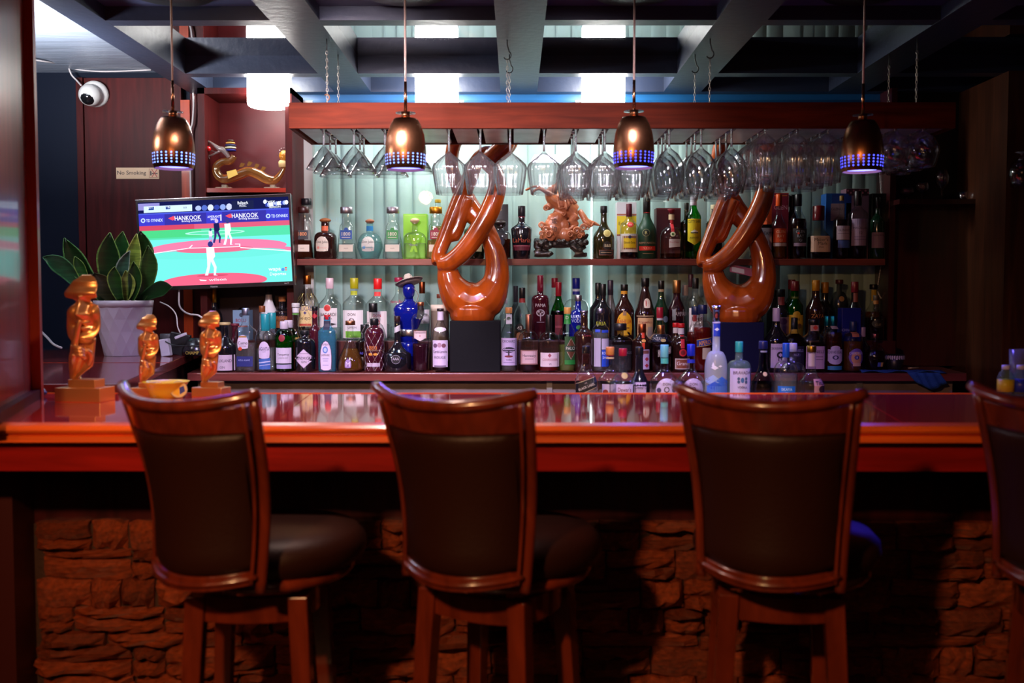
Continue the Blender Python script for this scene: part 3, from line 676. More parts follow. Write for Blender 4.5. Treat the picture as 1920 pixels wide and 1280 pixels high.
bottle('dark green bottle with low mauve label at the shelf end', 1641, 370, 26, 'S', 'dg', sh=.60, ne=.76, nr=.34, cap=(20, 1.1, '0c0c0c', 0), lab=[('r', 1629, 436, 1653, 465, '8c7088'), ('t', 'Glendron', 1641, 441, 4, '3a2a40', 20)])
# --- riser row, between the television and the first sculpture
bottle('dark champagne bottle with gold foil neck under the television', 402, 541, 32, 'R', 'bk', sh=.46, ne=.66, nr=.36, cap=(26, 1.05, 'c89030', 1), lab=[('r', 397, 548, 408, 552, 'b02020')])
carton('pale blue label box behind the square silver tequila bottle', 441, 471, 581, 'R', '7a98b8', d=.08, lab=[('t', 'BOLLI', 456, 600, 6, '8a2a3a', 26), ('e', 457, 590, 4, 4, '303a50'), ('r', 444, 610, 468, 612, 'c86a60')])
bottle('dark bottle with grey capsule rising behind the pale blue box', 456, 540, 26, 'Q', 'bk', sh=.5, ne=.68, nr=.40, cap=(20, 1.05, '5a5a62', 0))
bottle('opaque white rum bottle with black cap', 505, 537, 36, 'R', 'wh', sh=.40, ne=.80, nr=.34, cap=(15, 1.1, '101014', 0), lab=[('t', 'MALIBU', 507, 594, 8, '20203a', 34, -.35), ('e', 500, 610, 4, 3, 'c07020')])
bottle('brown capped amber bottle between the white and teal ones', 492, 573, 26, 'M', 'cl', 'amber', .4, sh=.5, ne=.7, nr=.42, cap=(12, 1.1, '7a4020', 0))
bottle('dark rum bottle with orange cap and copper label', 530, 556, 32, 'R', 'bk', sh=.62, ne=.76, nr=.36, cap=(9, 1.15, 'b07040', 0), lab=[('r', 518, 584, 542, 614, '8a4a20'), ('t', "MYERS", 530, 592, 5, '1a0c06', 21), ('t', 'RUM', 530, 600, 6, '1a0c06', 18)])
bottle('short round bottle with white cap and green neck band', 555, 568, 34, 'M', 'cl', 'brown', .42, sh=.32, ne=.62, nr=.36, st='s', cap=(8, 1.2, 'c8c4c8', 0), lab=[('r', 549, 577, 561, 586, 'd8d4dc'), ('r', 549, 587, 561, 590, '5a9a40'), ('t', '1901', 560, 634, 4, 'c8a050', 14)])
bottle('tall rum bottle wrapped in wire net with cream label', 577, 516, 44, 'R', 'cl', 'amber', .06, sh=.52, ne=.82, nr=.32, st='s', cap=(17, 1.05, '8a4a1c', 1), netc='c8b070', lab=[('r', 562, 578, 589, 611, 'd8c08a'), ('a', 576, 582, 13, 9, 'd8c08a'), ('t', 'BRUGAL', 576, 578, 8, '3a2a7a', 27), ('t', 'ANEJO', 577, 597, 6.5, '4a2c18', 25), ('d', 577, 586, 3, 3, '3a2a7a'), ('r', 566, 606, 588, 610, 'b04030')])
bottle('small dark red bottle in front of the net wrapped rum', 591, 574, 22, 'M', 'dr', sh=.62, ne=.72, nr=.5, cap=(8, 1.1, '101014', 0), lab=[('d', 591, 592, 6, 5, 'b02030')])
bottle('clear rum bottle with pinkish cap and red round emblem', 619, 521, 43, 'R', 'cl', 'clear', .2, sh=.54, ne=.74, nr=.32, cap=(20, 1.08, 'd0b4c0', 0), lab=[('r', 602, 577, 635, 613, 'dcd4d8'), ('e', 618, 577, 7, 7, 'c8b8b0'), ('e', 618, 577, 6, 6, 'c02a28'), ('t', 'BACARDI', 619, 589, 6, '2a2024', 29), ('t', 'SUPERIOR', 619, 597, 3, '5a4a50', 16), ('d', 626, 607, 8, 2.5, '2a2024')])
bottle('clear rum bottle with olive yellow cap and green foot on its label', 665, 521, 44, 'R', 'cl', 'clear', .25, sh=.58, ne=.74, nr=.34, cap=(20, 1.05, 'a09a10', 0), lab=[('r', 659, 545, 671, 553, 'a0a820'), ('r', 645, 581, 683, 633, 'e0dce0'), ('t', 'DON', 663, 589, 5, '38202c', 18), ('t', 'Q', 663, 602, 13, '4a2030', 18), ('r', 651, 620, 681, 632, '6aa838'), ('t', 'LIMON', 664, 613, 4, '4a2030', 20)])
bottle('clear rum bottle with red cap and red lettered white label', 709, 522, 44, 'R', 'cl', 'clear', .25, sh=.58, ne=.74, nr=.34, cap=(20, 1.05, 'd01418', 0), lab=[('r', 703, 547, 715, 555, 'd83a38'), ('r', 690, 583, 727, 633, 'e0d4d8'), ('t', 'DON', 710, 591, 5, 'c02028', 18), ('t', 'Q', 710, 605, 14, 'c02028', 18)])
bottle('dome shaped whisky bottle with black cap behind the net wrapped dark rum', 700, 568, 50, 'M', 'cl', 'brown', .42, sh=.40, ne=.72, nr=.30, st='c', cap=(17, 1.1, '0c0c10', 0))
bottle('grey square bottle with black stopper beside the dark netted rum', 684, 608, 32, 'M', 'sm', 'brown', .3, sh=.60, ne=.72, nr=.44, e=4, cap=(16, 1.15, '101014', 0), lab=[('t', 'DARK', 681, 661, 5, '4a48b0', 18), ('r', 674, 668, 694, 690, '8a8078')])
bottle('clear bottle with crimson cap and pink script behind the straw hat', 748, 520, 34, 'Q', 'cl', 'clear', .2, sh=.56, ne=.76, nr=.36, cap=(8, 1.3, 'a02048', 0), lab=[('t', 'Puerto Rico', 746, 565, 6, 'c0486a', 28)])
bottle('clear bottle with copper capsule beside the blue bust', 792, 528, 32, 'Q', 'cl', 'clear', .3, sh=.54, ne=.72, nr=.32, cap=(22, 1.1, '8a4428', 1), lab=[('r', 786, 580, 806, 606, 'd8d0d8'), ('t', 'poi', 797, 591, 8, '201c28', 16)])
bottle('cork topped bottle standing behind the beige tube', 826, 551, 28, 'R', 'cl', 'brown', .3, sh=.62, ne=.74, nr=.42, cap=(8, 1.2, '6a3020', 0))
# beige tube
Yt, zt = ROW['M']; tb_ = thing('carton_tube', 'beige round carton tube beside the first sculpture plinth', 'box', (at(825, 640, 5.14).x, 5.14, 1.0))
Rt = 17*mpp(5.14); Ht = at(825, 571, 5.14).z-1.0
MB().lathe([(0, 0), (Rt, 0), (Rt, Ht*.9), (Rt*1.02, Ht*.9), (Rt*1.02, Ht), (0, Ht)], 24).build('tube', pbr('beige_card', (.62, .52, .42), .5), tb_)
# --- riser row, after the first sculpture
bottle('small clear bottle beside the first sculpture base', 947, 560, 26, 'R', 'cl', 'clear', .3, sh=.5, ne=.7, nr=.34, cap=(9, 1.1, 'c8c0cc', 0))
bottle('slim bottle with grey capsule behind the black capped one', 967, 536, 22, 'Q', 'sm', sh=.5, ne=.7, nr=.42, cap=(30, 1.05, '3a383e', 0))
bottle('clear liqueur bottle with black cap and round black badge', 979, 539, 32, 'R', 'cl', 'amber', .2, sh=.44, ne=.76, nr=.36, cap=(20, 1.05, '101014', 0), lab=[('r', 973, 559, 985, 567, '8a2020'), ('e', 974, 614, 8, 8, '141214'), ('t', '43', 974, 614, 7, 'd8ccc0', 12), ('e', 974, 630, 7, 8, '8a5a40')])
bottle('dark purple liqueur bottle with white tree drawing', 1013, 516, 34, 'R', 'dr', sh=.62, ne=.70, nr=.34, st='c', cap=(30, 1.02, '7a1430', 0), lab=[('e', 1015, 536, 2.5, 3, 'd8c0c8'), ('t', 'PAMA', 1013, 572, 6, 'd8ccd4', 19), ('e', 1013, 586, 8, 6.5, 'c8bcc8'), ('e', 1013, 586, 6, 5, '3a0c1c'), ('e', 1010, 584, 1.6, 1.6, 'c8bcc8'), ('e', 1016, 585, 1.6, 1.6, 'c8bcc8'), ('e', 1013, 588, 1.6, 1.6, 'c8bcc8'), ('r', 1012.3, 588, 1013.7, 601, 'c8bcc8'), ('r', 1006, 603, 1020, 603.8, 'a898a8')])
bottle('clear bottle with burgundy capsule behind the green red necked one', 1040, 521, 30, 'Q', 'cl', sh=.5, ne=.74, nr=.4, cap=(18, 1.05, '8a1428', 0))
bottle('green vermouth bottle with red capsule', 1047, 529, 30, 'R', 'gr', 'dark', .50, sh=.44, ne=.76, nr=.36, cap=(26, 1.05, '8a1020', 0), lab=[('r', 1040, 590, 1054, 640, '6a1024'), ('t', 'ROSSO', 1047, 612, 4, 'c06070', 12)])
bottle('large clear vodka bottle with blue white striped cap', 1080, 521, 46, 'Q', 'cl', 'clear', .3, sh=.50, ne=.66, nr=.30, st='c', cap=(20, 1.05, '14208a', 0), lab=[('r', 1073, 542, 1087, 546, 'c8ccd8'), ('r', 1073, 546, 1087, 552, '14208a')])
bottle('cobalt blue vodka bottle with silver cap and white letters', 1084, 553, 35, 'N', 'cb', sh=.44, ne=.68, nr=.34, st='c', cap=(11, 1.15, 'b8b0bc', 1), lab=[('t', 'ABSOLUT', 1083, 593, 6.5, 'a8b0d8', 30), ('t', 'VODKA', 1083, 601, 6.5, 'a8b0d8', 24), ('e', 1084, 613, 5, 4, '3a9a50')])
bottle('black bottle rear of the yellow banded black pair', 1121, 530, 32, 'Q', 'bk', sh=.52, ne=.72, nr=.34, cap=(22, 1.05, '101010', 0), lab=[('r', 1116, 541, 1127, 545, 'b08820')])
bottle('matt black bottle with yellow neck band and yellow letters', 1130, 532, 34, 'R', 'bk', sh=.50, ne=.70, nr=.34, cap=(22, 1.05, '101010', 0), lab=[('r', 1124, 543, 1136, 546, 'd0b020'), ('t', 'FRIA', 1126, 606, 7, 'b0b020', 26)])
bottle('slim grey frosted bottle beside the matt black pair', 1144, 525, 24, 'Q', 'gy', sh=.40, ne=.76, nr=.44, cap=(28, 1.05, '3a3040', 0))
bottle('black coffee liqueur bottle with orange yellow arch label', 1170, 533, 37, 'R', 'br', sh=.52, ne=.80, nr=.34, st='s', cap=(12, 1.1, '12100e', 0), lab=[('r', 1163, 545, 1176, 551, 'd09018'), ('a', 1169, 606, 14, 22, 'd09a10'), ('t', 'KAHLUA', 1169, 602, 8, 'a01c14', 26), ('r', 1160, 613, 1178, 615, '6a3a10'), ('r', 1166, 583, 1172, 591, '8a6a50')])
fr_ = bottle('dark monk shaped liqueur bottle with white cord and cream labels', 1209, 521, 40, 'R', 'br', sh=.40, ne=.82, nr=.34, st='l', tb=.85, cap=(16, 1.15, '0e0c0e', 0), lab=[('a', 1211, 568, 6, 9, 'd8ccc0'), ('t', 'F', 1211, 568, 11, 'b02828'), ('r', 1192, 591, 1224, 593, 'b09a80'), ('r', 1194, 595, 1222, 634, 'd0aa80'), ('t', 'Frangelico', 1208, 604, 6, '8a2c20', 26), ('r', 1212, 612, 1221, 630, 'a89a90')])
bottle('dark green bottle with cream neck ring', 1239, 526, 28, 'R', 'dg', sh=.46, ne=.74, nr=.40, cap=(16, 1.05, '0c0c0c', 0), lab=[('r', 1233, 541, 1245, 547, 'b09a78'), ('e', 1246, 598, 5, 6, '7a8a9a')])
bottle('crimson aperitif bottle with gold capsule', 1268, 525, 34, 'R', 'cl', 'purple', .80, sh=.50, ne=.72, nr=.42, cap=(24, 1.1, 'b08050', 1), lab=[('t', 'CAMPARI', 1272, 588, 8, 'a8a0a8', 26), ('r', 1258, 580, 1264, 600, '7a8088')])
bottle('clear bottle with pale capsule behind the crimson aperitif', 1284, 534, 28, 'Q', 'cl', sh=.5, ne=.72, nr=.4, cap=(20, 1.05, 'a09088', 0), lab=[('t', 'CAN', 1284, 588, 7, 'd0ccd0', 16)])
bottle('clear bottle with plum capsule behind the white labelled vodka', 1294, 514, 28, 'Q', 'cl', sh=.52, ne=.70, nr=.34, cap=(24, 1.05, '4a2834', 0))
bottle('clear vodka bottle with black cap and tall white label', 1303, 521, 32, 'R', 'cl', 'clear', .5, sh=.60, ne=.74, nr=.34, cap=(20, 1.1, '121010', 0), lab=[('r', 1290, 577, 1316, 622, 'dcd6dc'), ('r', 1296, 590, 1303, 602, 'a02030'), ('t', 'Ketel', 1304, 597, 7, '7a2430', 22), ('t', 'VODKA', 1303, 608, 3, '4a4048', 16)])
bottle('clear bottle with black cap touching the second sculpture', 1322, 521, 28, 'Q', 'cl', sh=.58, ne=.74, nr=.36, cap=(20, 1.1, '121010', 0))
# --- riser row, right of the second sculpture
bottle('dark wine bottle with black capsule and red neck label', 1463, 542, 32, 'R', 'bk', sh=.50, ne=.72, nr=.44, cap=(14, 1.1, '0c0c0e', 0), lab=[('r', 1457, 556, 1469, 572, '7a3038'), ('r', 1450, 594, 1476, 636, '7a5a58'), ('e', 1464, 602, 8, 6, '4a1c3a')])
bottle('grey green bottle behind the red neck labelled wine', 1451, 544, 28, 'Q', 'sm', sh=.5, ne=.7, nr=.36, cap=(12, 1.1, '0c0c0e', 0))
bottle('green whisky bottle with dark red cap and mustard label', 1489, 527, 32, 'R', 'gr', 'green', .9, sh=.56, ne=.72, nr=.46, cap=(18, 1.05, '5a0c18', 0), lab=[('r', 1476, 590, 1503, 634, 'b08a10'), ('e', 1489, 589, 7, 6, 'b08a10'), ('t', 'J&B', 1489, 612, 12, '6a1418', 22), ('t', 'RARE', 1489, 598, 4, '2a1c08', 16)])
bottle('second green whisky bottle with dark red cap just behind', 1483, 524, 30, 'Q', 'dg', sh=.56, ne=.72, nr=.44, cap=(18, 1.05, '5a0c18', 0))
bottle('dark bottle with mustard cap and faint gold letters', 1528, 525, 36, 'R', 'br', sh=.48, ne=.74, nr=.38, cap=(20, 1.05, 'a87010', 0), lab=[('t', 'ZAYA', 1528, 592, 7, '9a5a20', 28)])
bottle('second dark bottle with mustard cap, slightly shorter', 1545, 529, 32, 'Q', 'bk', sh=.48, ne=.70, nr=.42, cap=(20, 1.05, 'a87010', 0))
bottle('smoky glass decanter bottle with dark stopper and orange crest', 1572, 524, 34, 'Q', 'sm', 'clear', .3, sh=.52, ne=.80, nr=.30, st='c', cap=(8, 1.4, '4a1c20', 0), lab=[('e', 1572, 560, 5, 5, 'a07a50')])
carton('deep blue gift box with silver lettering behind the pale blue whiskies', 1574, 1609, 577, 'M', '0c1a78', d=.07, lab=[('t', 'CHIVAS', 1585, 618, 5, '8a90c8', 24), ('e', 1585, 626, 6, 4, '30204a')])
bottle('dark red capped wine bottle next to the deep blue box', 1601, 528, 28, 'R', 'bk', sh=.46, ne=.68, nr=.46, cap=(20, 1.05, '6a0c20', 0), lab=[('r', 1597, 549, 1605, 566, '8a4a4a'), ('r', 1592, 584, 1614, 612, '6a4a5c')])
bottle('black capped bottle with gold foil neck at the row end', 1636, 533, 30, 'Q', 'cl', 'amber', .5, sh=.46, ne=.66, nr=.40, cap=(9, 1.2, '0e0c0c', 0), lab=[('r', 1631, 543, 1640, 564, 'b89a20')])
bottle('amber bottle with dark shoulder label behind the round cognac', 1641, 553, 30, 'N', 'cl', 'dark', .5, sh=.5, ne=.66, nr=.34, cap=(10, 1.05, '4a4038', 0), lab=[('r', 1636, 562, 1646, 570, 'a06a30'), ('e', 1641, 606, 11, 8, '1a1614'), ('t', 'CLES', 1641, 608, 4, '8a7a58', 16)])
# --- front row on the back bar
bottle('dark jug shaped gin bottle with wide lilac label', 422, 604, 42, 'F', 'bk', sh=.48, ne=.74, nr=.36, st='s', cap=(5, 1.4, 'c0a878', 0), lab=[('r', 402, 664, 442, 693, 'cdb8cf'), ('t', 'CRUXLAND', 423, 675, 5.5, '4a3c50', 30), ('t', 'GIN', 422, 687, 4.5, '6a5a70', 12)])
bottle('dark jug bottle behind the lilac labelled one', 441, 606, 34, 'M', 'dr', sh=.48, ne=.74, nr=.36, cap=(5, 1.3, '6a2030', 0))
bottle('clear faceted tequila bottle with arched white label and navy band', 461, 577, 38, 'F', 'cl', 'clear', .45, sh=.62, ne=.76, nr=.36, e=5, dr=.75, cap=(14, 1.05, 'b0b8d8', 1), lab=[('r', 455, 577.5, 467, 580, '3a6ac0'), ('a', 459, 640, 10, 13, 'd8c8e0'), ('r', 452, 629, 466, 632, 'a87838'), ('t', 'Cuervo', 459, 642, 6, '201820', 17), ('t', 'ESPECIAL', 459, 648, 2.6, '6a5a70', 14), ('e', 454, 653, 3.6, 3.6, 'c8401c'), ('r', 447, 667, 477, 686, '1c2470'), ('t', 'AZUL AGAVE', 461, 674, 3, '9aa0d8', 22)])
bottle('clear bottle with teal neck and arched lilac label', 498, 588, 36, 'F', 'cl', 'clear', .4, sh=.60, ne=.74, nr=.46, cap=(32, 1.02, '1c8a98', 0), lab=[('a', 499, 655, 10, 16, 'd4c2e2'), ('t', 'AGAVITA', 499, 653, 7, '3a2c58', 18), ('t', 'tequila', 499, 658.5, 2.5, '6a5a80', 12), ('p', (489, 672), (510, 670), (510, 691), (490, 691), '3a62b0'), ('p', (489, 678), (510, 675), (510, 677), (489, 680), 'c8c8e8'), ('p', (490, 684), (510, 681), (510, 682), (490, 685), 'c8c8e8')])
bottle('second teal necked bottle just behind', 510, 586, 34, 'M', 'cl', 'clear', .4, sh=.60, ne=.74, nr=.46, cap=(30, 1.02, '1c8a98', 0))
bottle('green gin bottle with white screw cap, red seal and pale label', 533, 602, 34, 'F', 'gr', 'green', .7, sh=.66, ne=.84, nr=.44, st='c', cap=(14, 1.05, 'cbbfd4', 0), lab=[('e', 532, 633, 6, 6.5, '8a1c30'), ('r', 520, 651, 548, 680, 'd0c4dc'), ('t', 'Tanqueray', 534, 664, 5, '2a2434', 22), ('t', 'LONDON DRY', 534, 670, 2.5, '6a6074', 18), ('r', 521, 682, 548, 690, 'a89cc8')])
bottle('second green gin bottle standing directly behind the red sealed one', 541, 600, 34, 'M', 'gr', 'green', .7, sh=.66, ne=.84, nr=.44, st='c', cap=(14, 1.05, 'cbbfd4', 0))
bottle('black apothecary gin bottle with pale diamond label', 572, 619, 38, 'F', 'bk', sh=.68, ne=.82, nr=.36, st='c', cap=(8, 1.2, '16181c', 0), lab=[('d', 573, 671, 19, 18, '9a86a4'), ('d', 573, 671, 18, 17, 'd4c0d8'), ('t', "HENDRICK'S", 573, 670, 5.5, '2e2436', 32), ('t', 'GIN', 573, 677, 4.5, '4a3c50', 12), ('r', 565, 661, 581, 662, '8a7890')])
bottle('pale blue square gin bottle with red cap and framed label', 614, 590, 33, 'F', 'bl', 'aqua', .7, sh=.70, ne=.82, nr=.38, e=5, dr=.75, cap=(9, 1.0, 'a81020', 0), lab=[('r', 608, 601, 620, 618, '181838'), ('r', 611, 607, 617, 612, 'c8b8d0'), ('a', 613, 666, 11, 28, '4a1c40'), ('a', 613, 666, 10, 27, 'd8cae4'), ('e', 612, 655, 5, 6.5, '5a7ac8'), ('e', 612, 655, 3, 4, 'b8c8e8'), ('t', 'BOMBAY', 612, 645, 4, '5a2a50', 15), ('t', 'SAPPHIRE', 612, 665, 3.5, '5a2a50', 16), ('r', 607, 671, 618, 672, '8a80b8'), ('r', 608, 675, 617, 676, '8a80b8'), ('r', 607, 683, 618, 684, '8a80b8')])
bottle('amber conical flask bottle with square copper stopper', 657, 601, 50, 'F', 'cl', 'amber', .45, sh=.10, ne=.74, nr=.22, st='s', cap=(8, 1.7, 'b87858', 1), lab=[('a', 656, 680, 6, 8, '8a6aa0'), ('t', 'M', 656, 681, 9, 'd8c8e8')])
bottle('deep red rum bottle in a white wire net with gold numerals', 702, 597, 36, 'F', 'dr', sh=.70, ne=.84, nr=.40, st='c', cap=(12, 1.1, '101014', 0), netc='d8d0d0', lab=[('t', '1888', 700, 651, 8, 'b8682c', 26), ('r', 688, 655, 717, 657, '6a4a38'), ('e', 697, 663, 4, 2.5, 'd09030'), ('e', 706, 663, 4, 2.5, 'd09030'), ('r', 690, 679, 714, 686, 'c0b0c4')])
bottle('black ship decanter bottle with white striped neck', 745, 592, 52, 'F', 'bk', sh=.32, ne=.56, nr=.22, st='x', cap=(11, 1.0, '2a1418', 0), lab=[('p', (740, 614), (752, 608), (752, 619), (740, 624), 'c8c4cc'), ('e', 745, 672, 8.5, 8.5, 'a098a8'), ('e', 745, 672, 7.8, 7.8, '101016'), ('t', 'AAA', 745, 671, 5, 'b8b0c0', 12)])
bottle('tall tapered clear bottle with hexagonal cream label, half full of dark red', 789, 566, 36, 'F', 'cl', 'purple', .40, sh=.74, ne=.84, nr=.32, st='c', tb=.80, cap=(7, 1.1, 'c07a58', 1), lab=[('r', 783, 573, 795, 597, '1a1618'), ('p', (777, 619), (801, 619), (801, 634), (777, 634), '8a5a4a'), ('p', (778, 620), (800, 620), (800, 633), (778, 633), 'd8c4c8'), ('p', (778, 633), (800, 633), (790, 638), (788, 638), 'd8c4c8'), ('t', 'Ramazzotti', 789, 622, 5, '4a1c28', 20), ('t', 'X', 789, 629, 3.5, 'a02838')])
bottle('vermouth bottle with lilac label and three medallions', 826, 578, 32, 'F', 'cl', 'dark', .16, sh=.58, ne=.82, nr=.36, cap=(5, 1.15, '241a20', 0), lab=[('r', 820, 584, 832, 600, 'c8bcd4'), ('e', 826, 617, 11, 4.5, 'd8d0d8'), ('r', 812, 637, 840, 687, 'd0bedc'), ('e', 817, 647, 4, 4, '6a4a6a'), ('e', 825, 646, 4, 4.5, 'a88098'), ('e', 833, 647, 4, 4, '7a4a5a'), ('t', 'Cordel-Laroche', 826, 658, 5.5, '3a2040', 26), ('t', 'ROUGE', 826, 669, 5, '3a2c4a', 24), ('r', 815, 684, 837, 686, '5a4a68')])
bottle('clear bottle with wooden stopper and dark tree on its lilac label', 954, 576, 30, 'F', 'cl', 'clear', .3, sh=.58, ne=.80, nr=.40, cap=(11, 1.1, 'c88a50', 0), lab=[('r', 949, 589, 960, 607, 'c8c8d0'), ('e', 954, 597, 4, 3.5, '4a5a4a'), ('r', 940, 633, 969, 684, 'cdbbe0'), ('t', 'ORCHARD', 954, 639, 5, '3a2c50', 24), ('e', 954, 655, 12, 5.5, '2a2438'), ('r', 943, 653.5, 965, 654.6, 'cdbbe0'), ('r', 944, 657, 964, 657.8, 'cdbbe0'), ('r', 952.5, 656, 955.5, 665, '2a2438'), ('e', 954, 667, 8, 2, '7a2a30'), ('t', 'vodka', 954, 673, 3.5, '4a3c60', 12), ('r', 944, 678, 965, 679, '8a78a8')])
bottle('round cognac bottle with rose copper neck and vine bordered label', 991, 589, 40, 'F', 'cl', 'dark', .16, sh=.50, ne=.72, nr=.28, st='c', cap=(35, 1.06, 'b8846c', 1), lab=[('r', 976, 655, 1008, 682, '9a6a60'), ('r', 978, 657, 1006, 680, 'd8b8bc'), ('t', 'Hennessy', 992, 666, 6.5, '2c1c24', 26), ('r', 984, 671, 1000, 672, '7a5a60')])
bottle('round cognac bottle with black gold neck and plain white label', 1029, 590, 40, 'F', 'cl', 'red', .13, sh=.48, ne=.70, nr=.27, st='c', cap=(34, 1.1, '14120e', 0), lab=[('e', 1030, 617, 5, 5, 'b88a28'), ('r', 1013, 660, 1048, 686, 'dccad0'), ('d', 1030, 665, 3.5, 4, '9a4a58'), ('t', 'COURVOISIER', 1031, 673, 4.5, '9a2c40', 28), ('t', 'VS', 1031, 681, 3.5, '4a3040', 7)])
bottle('pale green bottle with wood stopper and green label with brown rhombus', 1064, 576, 32, 'F', 'cl', 'green', .42, sh=.56, ne=.80, nr=.38, cap=(12, 1.12, 'c89048', 0), lab=[('r', 1057, 589, 1070, 607, '1c7a2c'), ('t', 'D', 1063, 595, 6, 'c8d0b8'), ('r', 1058, 630, 1080, 682, '1a4a1c'), ('d', 1070, 653, 11, 20, 'b8a898'), ('d', 1070, 653, 10, 19, '5a3018'), ('r', 1058, 647, 1080, 658, '10301a'), ('t', 'PALO', 1069, 652, 6, 'c8c8b8', 17), ('r', 1058, 674, 1080, 682, '1c7a2c')])
bottle('near black bottle with silver cap right of the green rhombus one', 1095, 582, 38, 'F', 'br', sh=.60, ne=.74, nr=.34, cap=(5, 1.2, '8a8090', 1), lab=[('e', 1102, 650, 7, 9, '3a2a24'), ('t', 'Crema', 1100, 628, 4, '8a2828', 16)])
bottle('slim clear tequila bottle with silver cap and royal blue corner label', 1126, 578, 32, 'F', 'cl', 'clear', .66, sh=.66, ne=.80, nr=.36, cap=(9, 1.2, 'a8a0b8', 1), lab=[('r', 1115, 617, 1124, 622, '2848c8'), ('r', 1127, 618, 1140, 623, '2848c8'), ('r', 1113, 633, 1125, 686, 'a8a0b8'), ('r', 1127, 634, 1141, 654, 'b8b0c8'), ('r', 1127, 655, 1141, 686, '1c48c0'), ('t', 'ROCA', 1134, 661, 5.5, 'd0d8f0', 13), ('t', 'SAN', 1134, 669, 4.5, 'd0d8f0', 11)])
bottle('broad clear bottle with square black banded stopper', 1163, 606, 46, 'F', 'sm', 'clear', .55, sh=.62, ne=.74, nr=.28, st='c', cap=(13, 1.85, '16141a', 0), lab=[('t', 'RONOS', 1163, 614, 4, '8a8088', 18), ('t', 'RONOS', 1172, 660, 5, '6a6470', 22)])
bottle('dark bottle with copper cap and orange red neck ribbon', 1204, 607, 34, 'F', 'br', sh=.62, ne=.80, nr=.40, cap=(17, 1.1, 'b8603a', 1), lab=[('r', 1202, 622, 1207, 653, 'd84020'), ('e', 1205, 638, 4, 3, 'e0a050'), ('r', 1202, 654, 1216, 691, 'b8a8c8'), ('r', 1203, 656, 1215, 662, '7a4a40'), ('d', 1211, 672, 4, 4, 'a03040'), ('d', 1211, 684, 4, 4, 'a03040')])
bottle('clear sparkling wine bottle with red foil behind the copper capped one', 1237, 576, 34, 'M', 'cl', 'dark', .12, sh=.44, ne=.76, nr=.36, cap=(20, 1.05, 'a01830', 0), lab=[('r', 1231, 593, 1243, 600, 'c8c4d0'), ('r', 1221, 625, 1252, 640, '101c48'), ('t', 'CINZANO', 1232, 634, 6, 'c8c4d8', 26)])
bottle('dark orange liqueur bottle with copper cap and slanted white letters', 1239, 609, 38, 'F', 'cl', 'dark', .62, sh=.70, ne=.82, nr=.34, e=4, st='c', cap=(17, 1.1, 'b07848', 1), lab=[('e', 1241, 637, 5, 3, 'd8c880'), ('p', (1231, 655), (1256, 648), (1256, 661), (1231, 668), '8a8478'), ('t', 'COINTREAU', 1243, 658, 5.5, 'e0dcd0', 23, .25)])
bottle('small black liqueur bottle with red cap, ribbon and wax seal', 1277, 606, 34, 'F', 'br', sh=.48, ne=.74, nr=.34, st='c', cap=(8, 1.15, 'c81820', 0), lab=[('r', 1271, 615, 1284, 626, 'd8d0d4'), ('r', 1274, 628, 1281, 652, 'c81c28'), ('e', 1278, 660, 7, 7, 'c81c28'), ('e', 1278, 660, 4.5, 4.5, '7a0c18'), ('r', 1264, 671, 1292, 691, 'c8b8b0'), ('r', 1266, 673, 1290, 689, '8a4a30'), ('t', 'Grand', 1278, 680, 7, 'e8dcd8', 22)])
bottle('second red capped liqueur bottle just behind the wax sealed one', 1267, 605, 32, 'M', 'br', sh=.48, ne=.74, nr=.34, cap=(8, 1.15, 'c81820', 0), lab=[('r', 1261, 614, 1273, 624, 'd8d0d4')])
bottle('orange red aperitif bottle with navy cap and slanted blue label', 1317, 571, 36, 'F', 'cl', 'red', .66, sh=.56, ne=.76, nr=.44, st='c', cap=(17, 1.1, '101a48', 0), lab=[('r', 1310, 582, 1325, 586, 'a88a18'), ('p', (1304, 636), (1334, 631), (1334, 645), (1304, 650), 'c8b060'), ('p', (1304, 637), (1334, 632), (1334, 644), (1304, 649), '1c3a8a'), ('t', 'APEROL', 1320, 641, 8, 'e8981c', 26, .17), ('r', 1314, 651, 1330, 672, 'c0b498')])
bottle('second red aperitif bottle hidden behind the slanted blue label', 1304, 574, 34, 'M', 'cl', 'red', .6, sh=.56, ne=.76, nr=.44, cap=(16, 1.1, '101a48', 0))
bottle('dark whiskey bottle with long white capsule and sheep emblem label', 1455, 577, 44, 'F', 'bk', sh=.48, ne=.74, nr=.30, cap=(25, 1.06, 'c0aed0', 0), lab=[('r', 1441, 643, 1476, 688, 'cabad6'), ('t', 'SKREWBALL', 1456, 652, 4.5, '201a2a', 28), ('e', 1458, 664, 7, 6.5, '241c28'), ('d', 1458, 664, 4, 4, 'cabad6'), ('r', 1454, 668, 1455.5, 675, '241c28'), ('r', 1459, 668, 1460.5, 674, '241c28')])
bottle('black labelled square whiskey bottle beside the sheep emblem one', 1489, 595, 34, 'F', 'cl', 'dark', .7, sh=.60, ne=.74, nr=.36, e=4, cap=(22, 1.0, '0c0c10', 0), lab=[('r', 1477, 648, 1504, 692, '14142c'), ('t', 'DANIELS', 1491, 656, 5, '8a88b8', 22), ('e', 1489, 664, 8, 4, '30305a'), ('t', 'No.7', 1489, 664, 3.5, 'a8a8d0', 9)])
bottle('square whiskey bottle with black ringed cap and tall cream label', 1525, 598, 40, 'F', 'cl', 'dark', .55, sh=.62, ne=.76, nr=.46, e=4, cap=(10, 1.1, '121014', 0), lab=[('r', 1517, 609, 1534, 620, 'b8907a'), ('d', 1526, 614, 5, 5, 'c83c20'), ('r', 1507, 648, 1545, 690, 'c0a0b8'), ('t', 'DANIELS', 1526, 658, 5.5, '241a2c', 34), ('r', 1515, 667, 1538, 668, '5a4a5a'), ('r', 1515, 672, 1538, 673, '5a4a5a')])
